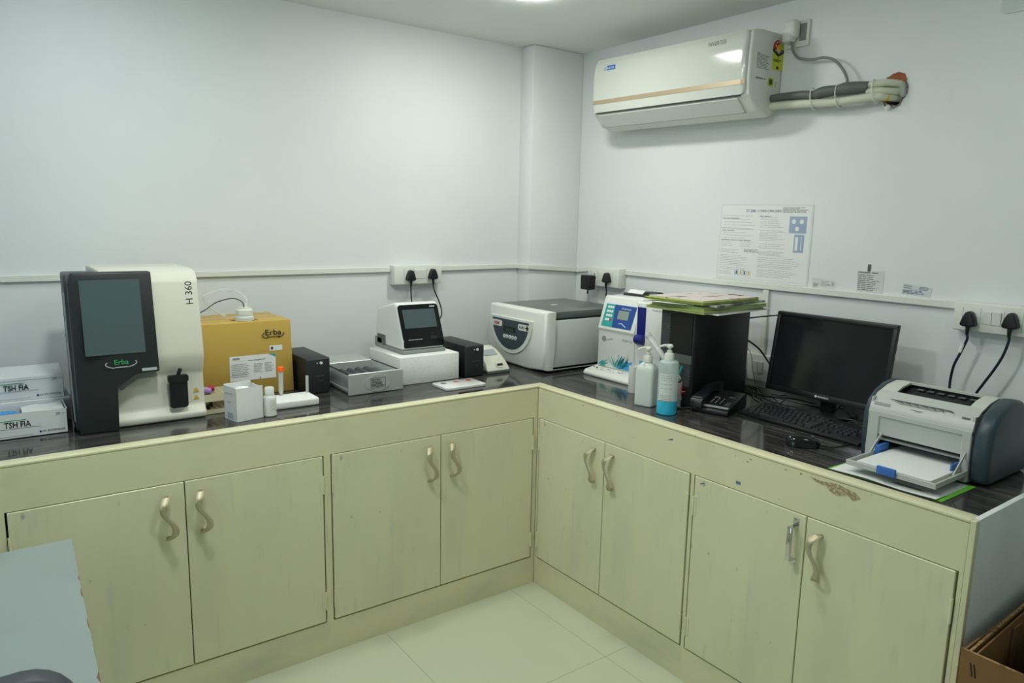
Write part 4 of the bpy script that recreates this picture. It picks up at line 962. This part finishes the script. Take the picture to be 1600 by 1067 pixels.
def plug(label, at, rz, cord, cm=CORDK, r=.0032, drop=.03):
    t = thing('power_plug', label, 'plug', at, rz, 'black three-pin plugs')
    o = [(-.022, -.016), (-.021, -.022), (-.012, -.025), (.012, -.025), (.021, -.022), (.022, -.016), (.016, .004), (.009, .020), (0, .025), (-.009, .020), (-.016, .004)]
    m = MB(); m.prism(o, -.030, -.001, 'y', .004, 3); m.build('plug_body', BLACK, t, world=False)
    MB().tube([(0, -.017, -.022), (0, -.018, -.038), (0, -.017, -.052)], lambda u: .0072-.0028*u, 12).build('cord_grip', BLACK, t, world=False)
    p0 = (0, -.017, -.048)
    MB().tube([p0]+loc(t, cord), r, 8, 8).build('cord', cm, t, world=False)
    return t
plug('left black plug in the back wall socket box', (-.184, .752, 1.252), 0, [(-.183, .737, 1.17), (-.179, .735, 1.12), (-.178, .70, 1.02), (-.20, .66, .93), (-.25, .63, .87)])
plug('right black plug in the back wall socket box', (-.066, .752, 1.256), 0, [(-.060, .737, 1.18), (-.030, .735, 1.115), (-.035, .71, 1.06), (-.10, .67, 1.02), (-.125, .64, .995), (-.115, .63, .93)])
plug('black plug beside the power adapter above the centrifuge', (.748, .397, 1.240), RW, [(.735, .397, 1.17), (.735, .398, 1.12), (.745, .39, 1.03), (.755, .38, .93), (.765, .36, .88)])
plug('left black plug above the laser printer with a white tag on its cord', (.752, -1.260, 1.232), RW, [(.735, -1.262, 1.165), (.735, -1.248, 1.12), (.735, -1.232, 1.07), (.735, -1.228, 1.00), (.70, -1.25, .93), (.60, -1.29, .90), (.545, -1.32, .90)], CORDN, .0042)
plug('right black plug above the laser printer', (.752, -1.377, 1.240), RW, [(.735, -1.378, 1.175), (.735, -1.368, 1.13), (.735, -1.35, 1.085), (.735, -1.323, 1.03), (.735, -1.305, .99), (.70, -1.30, .92), (.60, -1.34, .885), (.545, -1.37, .885)], CORDN, .0042)
plug('black plug in the low socket box behind the tower', (.772, -.402, .934), RW, [(.757, -.401, .868), (.745, -.42, HC+.006), (.72, -.47, HC+.005), (.66, -.52, HC+.005), (.64, -.60, HC+.008)])
tag(MB().tube([(.735, -1.2535, 1.150), (.735, -1.246, 1.122)], .0062, 12, 1).build('cable_tag', PAPER), 'white tag wrapped round the left printer plug cord', 'tag')
t = thing('power_adapter', 'black box-shaped power adapter plugged in above the centrifuge', 'adapter', (.748, .525, 1.21), RW)
MB().box(-.034, .034, -.046, -.001, -.040, .034, .006, 3).build('adapter_body', BLACK, t, world=False)
MB().tube([(0, -.022, -.038), (0, -.023, -.062)], .0045, 10, 1).build('cord_grip', BLACK, t, world=False)
MB().tube([(0, -.023, -.058)]+loc(t, [(.725, .515, 1.12), (.73, .50, 1.08), (.735, .50, 1.00), (.72, .50, .90)]), .0014, 6, 8).build('cord', CORDG, t, world=False)
t = thing('power_plug', 'bulky white plug in the wall socket beside the air conditioner', 'plug', (.789, -.520, 2.245), RW)
MB().box(-.028, .024, -.045, -.001, -.034, .034, .014, 4).box(-.030, .010, -.046, -.004, -.046, .0, .010, 3).build('plug_body', PVC, t, world=False)
MB().tube([(0, -.022, -.043)]+loc(t, [(.765, -.527, 2.185), (.765, -.532, 2.165), (.765, -.553, 2.140), (.765, -.585, 2.128), (.765, -.62, 2.122), (.765, -.66, 2.122), (.765, -.70, 2.108), (.765, -.735, 2.075), (.765, -.758, 2.035), (.755, -.766, 2.003)]), .0052, 10, 8).build('cord', CORDG, t, world=False)
# ================================================================== air conditioner
t = thing('air_conditioner', 'white split air conditioner with gold stripe high on the right wall', 'air conditioner', (.7, -.04, 2.09))
def tilt(x, y, z): return (x, y, z+.0165*(y+.467))
PRF = [(.799, 2.243), (.66, 2.243), (.628, 2.238), (.606, 2.222), (.598, 2.15), (.597, 2.06), (.602, 2.0), (.662, 1.942), (.73, 1.926), (.799, 1.957)]
MB().prism(PRF, -.467, .402, 'y', .010, 3).build('chassis', WHITE, t, warp=tilt)
fa = [(.606, 2.230), (.590, 2.205), (.586, 2.15), (.585, 2.055), (.590, 2.005), (.600, 1.999), (.600, 2.06), (.602, 2.15), (.612, 2.225)]
m = MB(); tb = bmesh.new()
# front panel as a grid with rounded corners
NY = 120; ys = [-.457+i*(.852/NY) for i in range(NY+1)]; zs = [2.000+i*(.236/16) for i in range(17)]
def fxat(z):
    P = [(2.0, .5905), (2.03, .586), (2.10, .5835), (2.17, .585), (2.21, .592), (2.236, .606)]
    for (a, xa), (b, xb) in zip(P, P[1:]):
        if a <= z <= b: return xa+(xb-xa)*(z-a)/(b-a)
    return P[-1][1] if z > 2.2 else P[0][1]
def rc(y, z, r=.028):
    cy = min(max(y, -.457+r), .395-r); cz = min(max(z, 2.0+r), 2.236-r); dy, dz = y-cy, z-cz
    if dy and dz:
        k = max(abs(dy), abs(dz)); L = math.hypot(dy, dz); y, z = cy+dy/L*k, cz+dz/L*k
    return y, z
g = {}
for i, y in enumerate(ys):
    for j, zz in enumerate(zs):
        yy, z2 = rc(y, zz); e = min(yy+.457, .395-yy); x = fxat(z2)+.012*max(0, 1-e/.018)**2; g[i, j] = (tb.verts.new((x, yy, z2)), tb.verts.new((x+.012, yy, z2)))
for i in range(NY):
    for j in range(16):
        for q in (0, 1):
            try: tb.faces.new([g[i, j][q], g[i+1, j][q], g[i+1, j+1][q], g[i, j+1][q]])
            except ValueError: pass
ring_ = [(i, 0) for i in range(NY)]+[(NY, j) for j in range(16)]+[(i, 16) for i in range(NY, 0, -1)]+[(0, j) for j in range(16, 0, -1)]
for a, b in zip(ring_, ring_[1:]+ring_[:1]):
    tb.faces.new([g[a][0], g[b][0], g[b][1], g[a][1]])
bmesh.ops.recalc_face_normals(tb, faces=tb.faces); m._merge(tb); m.build('front_panel', mat('conditioner_gloss', '#c8cfc6', .12, coat=.5), t, warp=tilt, smooth=60)
m = MB(); secs = []
for i in range(101):
    y = -.453+.844*i/100; e = min(y+.457, .395-y); x = fxat(2.044)+.012*max(0, 1-e/.018)**2
    secs.append([(x-.0012, y, 2.036), (x-.0012, y, 2.054), (x+.003, y, 2.054), (x+.003, y, 2.036)])
m.loft(secs); m.build('gold_stripe', GOLD, t, warp=tilt)
MB().prism([(.607, 1.992), (.603, 1.988), (.655, 1.940), (.659, 1.944)], -.415, .360, 'y', .001, 1).build('louvre', mat('louvre_white', '#cdd3cc', .35), t, warp=tilt)
m = MB(); m.prism([(.599, 1.9995), (.6035, 1.995), (.606, 1.9975), (.602, 2.002)], -.43, .375, 'y'); m.build('louvre_gap', GREYD, t, warp=tilt)
m = MB(); m.prism([(.655, 1.9425), (.658, 1.940), (.662, 1.9415), (.659, 1.945)], -.415, .36, 'y'); m.build('vane_gap', GREYD, t, warp=tilt)
def FA(y, z, dx=0): return Fr((fxat(z)-.0008+dx, y, z+.0165*(y+.467)), Vector((0, -1, -.0165)), Vector((.008, 0, 1)))
MB().rect(FA(.300, 2.190), 0, .054, -.0105, .0105, .0008).build('logo_plate', mat('logo_blue', '#2266b8', .35), t)
m = MB(); m.text('BLUE STAR', Fr(FA(.300, 2.190).p(.003, -.0045, .0009), FA(0, 2.19).u, FA(0, 2.19).v), 0, 0, .0125, 'LEFT', .02, sx=.72); m.build('logo_lettering', PAPER, t)
MB().rect(FA(.318, 2.188), 0, .013, -.010, .008, .0006).build('logo_star', mat('logo_pale', '#9db6cc', .35), t)
m = MB(); m.text('INVERTER', FA(-.272, 2.194), 0, 0, .024, 'LEFT', 0, sx=.82); m.build('inverter_lettering', GREYD, t)
fs_ = FB(.60, -.4672, 0)
m = MB(); m.rect(fs_, .131, .199, 2.105, 2.176, .0006); m.disc(fs_, .165, 2.188, .034, .0005, 24, .75); m.build('rating_label', YEL, t)
MB().poly([(.165+.034*math.cos(a), 2.186+.030*math.sin(a)) for a in [PI*.42+i*.15 for i in range(15)]]+[(.131, 2.176), (.165, 2.180)], fs_, .0010).build('red_arc', RED, t)
MB().poly([(.131, 2.182), (.199, 2.182), (.199, 2.172), (.165, 2.155), (.131, 2.172)], fs_, .0014).build('black_arrow', INK, t)
MB().disc(fs_, .165, 2.184, .014, .0018, 20).build('yellow_dot', mat('amber_dot', '#e0b020', .4), t)
fs2 = FB(.60, -.4690, 0); m = MB()
for a, b in ((.146, 2.193), (.152, 2.205), (.165, 2.210)): m.disc(fs2, a, b, .0035, .0003, 8)
m.text('POWER SAVINGS', fs2, .165, 2.1735, .0062, 'CENTER', .02, h=.0003); m.text('GUIDE', fs2, .165, 2.1665, .0055, 'CENTER', .02, h=.0003); m.build('white_stars', PAPER, t)
fs3 = FB(.60, -.4680, 0); m = MB(); m.lines(fs3, .137, .193, 2.134, 2.146, 2, .003, h=.0004); m.rect(fs3, .163, .167, 2.148, 2.153, .0004); m.rect(fs3, .158, .172, 2.109, 2.120, .0004); m.build('label_print', INK, t)
m = MB(); m.lines(fs_, .036, .116, 2.098, 2.150, 10, .0022, h=.0005); m.rect(fs_, .036, .052, 2.1505, 2.154, .0005); m.text('SPLIT AC 1.0 TON', fs_, .056, 2.150, .0045, 'LEFT', h=.0005); m.build('spec_print', INKG, t)
MB().rect(fs_, .112, .148, 2.042, 2.073, .0006).build('yellow_square', YEL, t); MB().disc(fs_, .130, 2.0575, .012, .0010, 20).build('green_seal', mat('dark_green', '#2c5a32', .5), t)
m = MB(); m.text('R32', fs_, .166, 2.042, .0125, 'LEFT', .01, rot=PI/2, h=.0006); m.build('gas_print', INKG, t); m = MB(); m.lines(fs_, .036, .10, 2.060, 2.068, 1, .006, h=.0006); m.build('serial_print', INKG, t)
# refrigerant pipes running to the hole
t = thing('refrigerant_pipes', 'bundle of lagged pipes running from the air conditioner to the wall hole', 'pipes', (.76, -.7, 1.97))
MB().tube([(.745, -.44, 1.998), (.745, -.50, 1.999), (.748, -.60, 1.996), (.75, -.645, 1.988)], lambda u: .013+.004*u, 12).build('tape_wrap', LAGG, t)
MB().tube([(.75, -.645, 1.988), (.748, -.68, 1.996), (.748, -.735, 1.997)], lambda u: .017+.003*math.sin(PI*u), 12).build('tape_wrap', LAGG, t)
MB().tube([(.75, -.735, 1.994), (.748, -.77, 1.997), (.75, -.85, 1.994)], lambda u: .018+.004*math.sin(PI*u), 12).build('tape_wrap', LAGG, t)
MB().tube([(.752, -.842, 1.999), (.752, -.87, 2.0), (.762, -.91, 2.0), (.80, -.94, 1.995), (.86, -.95, 1.99)], .0125, 12).build('lagged_pipe', LAG, t)
MB().tube([(.750, -.845, 1.978), (.752, -.87, 1.978), (.762, -.91, 1.974), (.80, -.935, 1.972), (.86, -.945, 1.97)], .0115, 12).build('lagged_pipe', LAG, t)
MB().tube([(.745, -.43, 1.968), (.745, -.50, 1.968), (.745, -.62, 1.962), (.745, -.72, 1.955), (.748, -.80, 1.956), (.755, -.875, 1.958), (.775, -.905, 1.957), (.83, -.93, 1.955)], .0145, 14).build('drain_pipe', LAG, t)
MB().tube([(.766, -.893, 1.957), (.778, -.908, 1.957)], .0155, 14, 1).build('yellow_band', mat('yellow_tape', '#d9b21e', .4), t)
for y, z0 in ((-.645, 1.976), (-.742, 1.974), (-.875, 1.975)):
    m = MB(); m.tube([(.748+.024*math.cos(a), y+.006*math.sin(a), z0+.040*math.sin(a)) for a in [2*PI*k/20 for k in range(21)]], .002, 6, 1); m.build('cable_tie', PVC, t)
# broken edge of the hole and the cavity
t = thing('broken_plaster', 'ragged broken wall hole with exposed brick where the pipes enter', 'hole', (.8, -.91, 1.975))
random.seed(6); m = MB(); n = 26; ri = []; ro = []; rb = []
for i in range(n):
    a = 2*PI*i/n; j = random.uniform(.9, 1.15)
    ri.append((.812, -.912-.036*math.cos(a)*j, 1.977+.043*math.sin(a)*j)); ro.append((.7975, -.912-.041*math.cos(a)*j, 1.977+.049*math.sin(a)*j)); rb.append((.7995, -.912-.046*math.cos(a)*j, 1.977+.055*math.sin(a)*j))
m2 = bmesh.new()
R_ = [[m2.verts.new(p) for p in r_] for r_ in (rb, ro, ri, [(.895, y, z) for x, y, z in ri])]
for a, b in zip(R_, R_[1:]):
    for i in range(n): m2.faces.new((a[i], a[(i+1) % n], b[(i+1) % n], b[i]))
m2.faces.new(R_[3]); m._merge(m2); m.build('plaster_rim', mat('raw_plaster', '#8f8a80', .9, noise=[(50, one, .45, .6, '#6e655a')], bump=(50, one, 1)), t)
MB().poly([(.868, 2.004), (.884, 2.016), (.90, 2.030), (.925, 2.038), (.945, 2.030), (.955, 2.008), (.948, 1.995), (.930, 2.010), (.905, 2.008)], Fr((.7985, 0, 0), -Y, Z), .0035).build('brick_patch', BRICK, t)
m = MB(); m.lathe([(0, 0), (.008, .002), (.010, .008), (.004, .014), (0, .015)], (.792, -.905, 1.922), 8, Matrix.Rotation(-PI/2, 4, 'Y')); m.build('putty_lump', PVC, t)
m = MB(); m.prism([(-.955, 1.99), (-.94, 2.012), (-.93, 1.985), (-.945, 1.95), (-.958, 1.955)], .785, .800, 'x', .003, 1); m.build('torn_paper', mat('grey_putty', '#a9aeab', .8), t)
struct('wall_hole_cap', MB().box(.901, .93, -1.1, -.7, 1.8, 2.15), BRICK)  # added cap that blocks the bright world background behind the pipe hole
# ================================================================== wall papers
t = thing('care_sheet_poster', 'large printed instruction sheet in clear sleeve taped to the right wall', 'poster', (.8, -.435, 1.435))
def FW(y, z, h=0): return Fr((.7995-h, y, z), Vector((0, -1, -.006)), Z)
fw_ = FW(-.222, 1.281)
MB().poly([(-.006, .001), (.432, .002), (.432, .315), (.002, .317)], fw_, .0012).build('sleeve', mat('sleeve_film', '#d9dfdc', .15), t)
MB().poly([(.006, .012), (.425, .012), (.425, .310), (.008, .312)], FW(-.222, 1.281, .0013), .0004).build('sheet', PAPER, t)
fp_ = FW(-.222, 1.281, .0018)
m = MB(); m.text('ST-200', fp_, .128, .285, .0155, 'LEFT', .015, h=.0002); m.text('TAKE CARE SHEET', fp_, .195, .286, .0125, 'LEFT', .008, h=.0002); m.build('heading', BLUEI, t)
m = MB(); m.text('PLUS', fp_, .166, .286, .0125, 'LEFT', h=.0002); m.build('heading_light', mat('pale_blue_ink', '#8fa6c8', .6), t)
m = MB(); random.seed(12)
m.lines(fp_, .012, .165, .262, .276, 1, .0017, h=.0002, ragged=.05)
for b0, b1, n_, aa, ab in ((.225, .262, 3, .022, .185), (.212, .221, 2, .012, .18), (.172, .205, 3, .022, .18), (.140, .166, 3, .012, .09), (.140, .166, 3, .105, .18), (.112, .132, 3, .012, .12), (.060, .108, 7, .012, .16), (.042, .056, 2, .012, .17), (.022, .038, 3, .012, .08), (.222, .268, 6, .200, .315), (.170, .215, 7, .200, .320), (.138, .162, 3, .200, .335), (.110, .130, 4, .200, .33), (.082, .106, 3, .200, .40), (.060, .080, 3, .200, .40), (.022, .056, 5, .200, .38)):
    m.lines(fp_, aa, ab, b0, b1, n_, .0015, h=.0002, ragged=.35)
m.build('body_print', INKL, t)
m = MB(); m.lines(fp_, .012, .10, .256, .262, 1, .003, h=.0003, ragged=0); m.lines(fp_, .012, .075, .206, .211, 1, .003, h=.0003, ragged=0); m.lines(fp_, .012, .17, .166, .171, 1, .003, h=.0003, ragged=.1); m.lines(fp_, .13, .20, .120, .134, 3, .0024, h=.0003, ragged=.1); m.lines(fp_, .30, .42, .284, .306, 5, .0022, h=.0003, ragged=.4); m.lines(fp_, .195, .25, .265, .272, 1, .003, h=.0003, ragged=0); m.build('bold_print', INKG, t)
PB = mat('figure_blue', '#9aabc2', .6)
MB().rect(fp_, .333, .408, .205, .270, .0002).build('figure_panel', PB, t); MB().rect(fp_, .358, .402, .130, .200, .0002).build('figure_panel', PB, t)
m = MB()
fp3 = FW(-.222, 1.281, .0021)
for a, b in ((.352, .250), (.386, .250), (.368, .222)): m.disc(fp3, a, b, .009, .0002, 16)
m.rect(fp3, .364, .376, .138, .190, .0002); m.rect(fp3, .388, .391, .14, .192, .0002); m.build('figure_light', PAPER, t)
for k, c in enumerate((BLUEI, YEL2, BLUEI, YEL2)):
    m = MB(); a = .092+k*.021; m.rect(fp3, a, a+.001, .020, .046, .0002); m.rect(fp3, a+.014, a+.015, .020, .046, .0002); m.rect(fp3, a+.005, a+.010, .026, .042, .0002); m.build('tube_drawing', c, t)
def sticker(label, pts, prints, m_=PAPER, ink=INKG, nm='wall_sticker'):
    t = thing(nm, label, 'sticker', (.8, pts[0][0], pts[0][1]), 0, 'small labels stuck on the right wall')
    f_ = Fr((.7995, 0, 0), -Y, Z); MB().poly([(-y, z) for y, z in pts], f_, .0005).build('backing', m_, t)
    m = MB()
    for a0, a1, b0, b1, n_, th in prints: m.lines(Fr((.7988, 0, 0), -Y, Z), a0, a1, b0, b1, n_, th, h=.0002)
    m.build('print', ink, t); return t
ST = mat('translucent_sticker', '#d0d6d3', .3)
sticker('small white label just right of the big poster', [(-.672, 1.318), (-.767, 1.310), (-.768, 1.280), (-.673, 1.277)], [(.677, .70, 1.283, 1.298, 3, .003), (.71, .75, 1.288, 1.308, 4, .0015), (.752, .762, 1.292, 1.306, 3, .0025)], ST)
t_ = sticker('peeling handwritten label in the middle of the right wall labels', [(-.848, 1.354), (-.946, 1.360), (-.946, 1.281), (-.852, 1.281)], [(.852, .93, 1.285, 1.345, 9, .0025), (.85, .94, 1.346, 1.356, 1, .004)], ST, mat('mid_ink', '#6d7472', .6))
MB().rect(Fr((.7993, 0, 0), -Y, Z), .884, .896, 1.355, 1.381, .0006).build('dark_tab', GREYD, t_)
sticker('small blue-printed label nearest the socket box above the printer', [(-1.017, 1.324), (-1.112, 1.314), (-1.108, 1.281), (-1.012, 1.286)], [(1.018, 1.05, 1.305, 1.318, 2, .002), (1.016, 1.10, 1.288, 1.302, 3, .0025), (1.07, 1.105, 1.303, 1.315, 3, .0018)], ST, mat('blue_grey_ink', '#5b6b92', .6))
# round clear fixture outline at the top right
t = thing('wall_bracket', 'faint square-cornered pale plate at the very top right of the wall', 'plate', (.8, -1.27, 2.20))
MB().rect(Fr((.7995, 0, 0), -Y, Z), 1.218, 1.36, 2.162, 2.30, .004, .02).build('cover_plate', mat('pale_plate', '#cdd7d6', .3), t)
# ================================================================== white table, chair, carton
t = thing('work_table', 'white laminate table with chipped brown edge at the bottom left', 'table', (-2.05, -.7, 0))
random.seed(2); edge = []
N = 40
for i in range(N+1):
    y = -.345-.80*i/N; x = -1.667-.018*(i/N)*(.8/.64); edge.append((x-(random.uniform(0, .005) if 4 < i < N-1 and random.random() < .4 else 0), y))
top = [(-2.5, -.335), (-1.672, -.342)]+edge+[(-2.5, -1.15)]
MB().prism(top[::-1], .7485, .750, 'z').build('laminate_top', WTABLE, t)
MB().prism([(-2.5, -.336), (-1.6675, -.343), (-1.689, -1.147), (-2.5, -1.15)][::-1], .722, .7484, 'z').build('board', CHIP, t)
for x, y in ((-2.45, -.40), (-1.76, -.40), (-2.45, -1.09), (-1.76, -1.09)): MB().box(x-.02, x+.02, y-.02, y+.02, 0.0005, .7215, .002, 1).build('leg', GREYP, t)
t = thing('office_chair', 'slate grey chair whose rounded back top shows at the bottom left corner', 'chair', (-1.95, -1.40, 0))
bk = rrect(-2.15, -1.735, .60, .995, .055, 6)
def curve(x, y, z): return (x, y-.25*(x+1.943)**2-.05*(z-.8), z)
MB().prism(bk, -1.335, -1.29, 'y', .014, 3).build('backrest', CHAIRM, t, warp=curve)
MB().box(-2.16, -1.74, -1.78, -1.36, .44, .50, .02, 3).build('seat', CHAIRM, t)
MB().box(-1.975, -1.925, -1.345, -1.325, .42, .64, .004, 1).box(-1.975, -1.925, -1.5, -1.325, .425, .4395).build('back_support', BLACK, t)
MB().cyl((-1.95, -1.57, .07), (-1.95, -1.57, .439), .025).build('column', BLACK, t)
for i in range(5):
    a = i*2*PI/5+.3; e = (-1.95+.25*math.cos(a), -1.57+.25*math.sin(a)); MB().tube([(-1.95, -1.57, .09), (e[0], e[1], .06)], .016, 10, 1).build('leg', BLACK, t)
    MB().cyl((e[0]-.012, e[1], .0255), (e[0]+.012, e[1], .0255), .025).build('castor', BLACK, t)
t = thing('cardboard_carton', 'open brown cardboard carton on the floor beside the end wall of the counter', 'carton', (.18, -1.9, 0))
cw = MB()
cw.box(-.056, -.051, -2.06, -1.637, .0008, .570); cw.box(-.051, .46, -1.642, -1.637, .0008, .566); cw.box(.455, .46, -2.06, -1.642, .0008, .57); cw.box(-.051, .455, -2.06, -2.055, .0008, .57); cw.box(-.051, .455, -2.055, -1.642, .0008, .006)
cw.build('walls', KRAFT, t)
MB().prism([(-.046, .565), (.40, .592), (.452, .585), (.452, .44), (-.03, .43)], -1.654, -1.649, 'y').build('folded_flap', KRAFT, t)
MB().prism([(-.046, .562), (.40, .588), (.452, .58), (.452, .40), (-.03, .40)], -1.664, -1.660, 'y').build('folded_flap', KRAFT, t)
m = MB(); random.seed(9)
for i in range(30):
    u = i/30; m.box(-.046+.446*u, -.046+.446*(u+.04), -1.6545, -1.6485, .5655+.0265*u, .5675+.0265*u+random.uniform(0, .0018)) ; 
m.build('torn_edge', KRAFTE, t)
m = MB(); m.box(-.0565, -.0505, -2.06, -1.637, .570, .5715); m.build('rim_edge', KRAFTE, t)
MB().prism([(.06, .53), (.452, .56), (.452, .10), (.06, .10)], -1.735, -1.730, 'y').build('inner_divider', KRAFT, t)
MB().box(.16, .21, -1.669, -1.665, .10, .56).build('tape_strip', mat('brown_parcel_tape', '#8a6a4c', .2), t)
fz = FX(-.0562, -1.637, 0); m = MB()
for a in (.02, .027): m.poly([(a, .545), (a+.003, .545), (a+.009, .515), (a+.006, .515)], fz)
m.build('print_mark', INK, t)
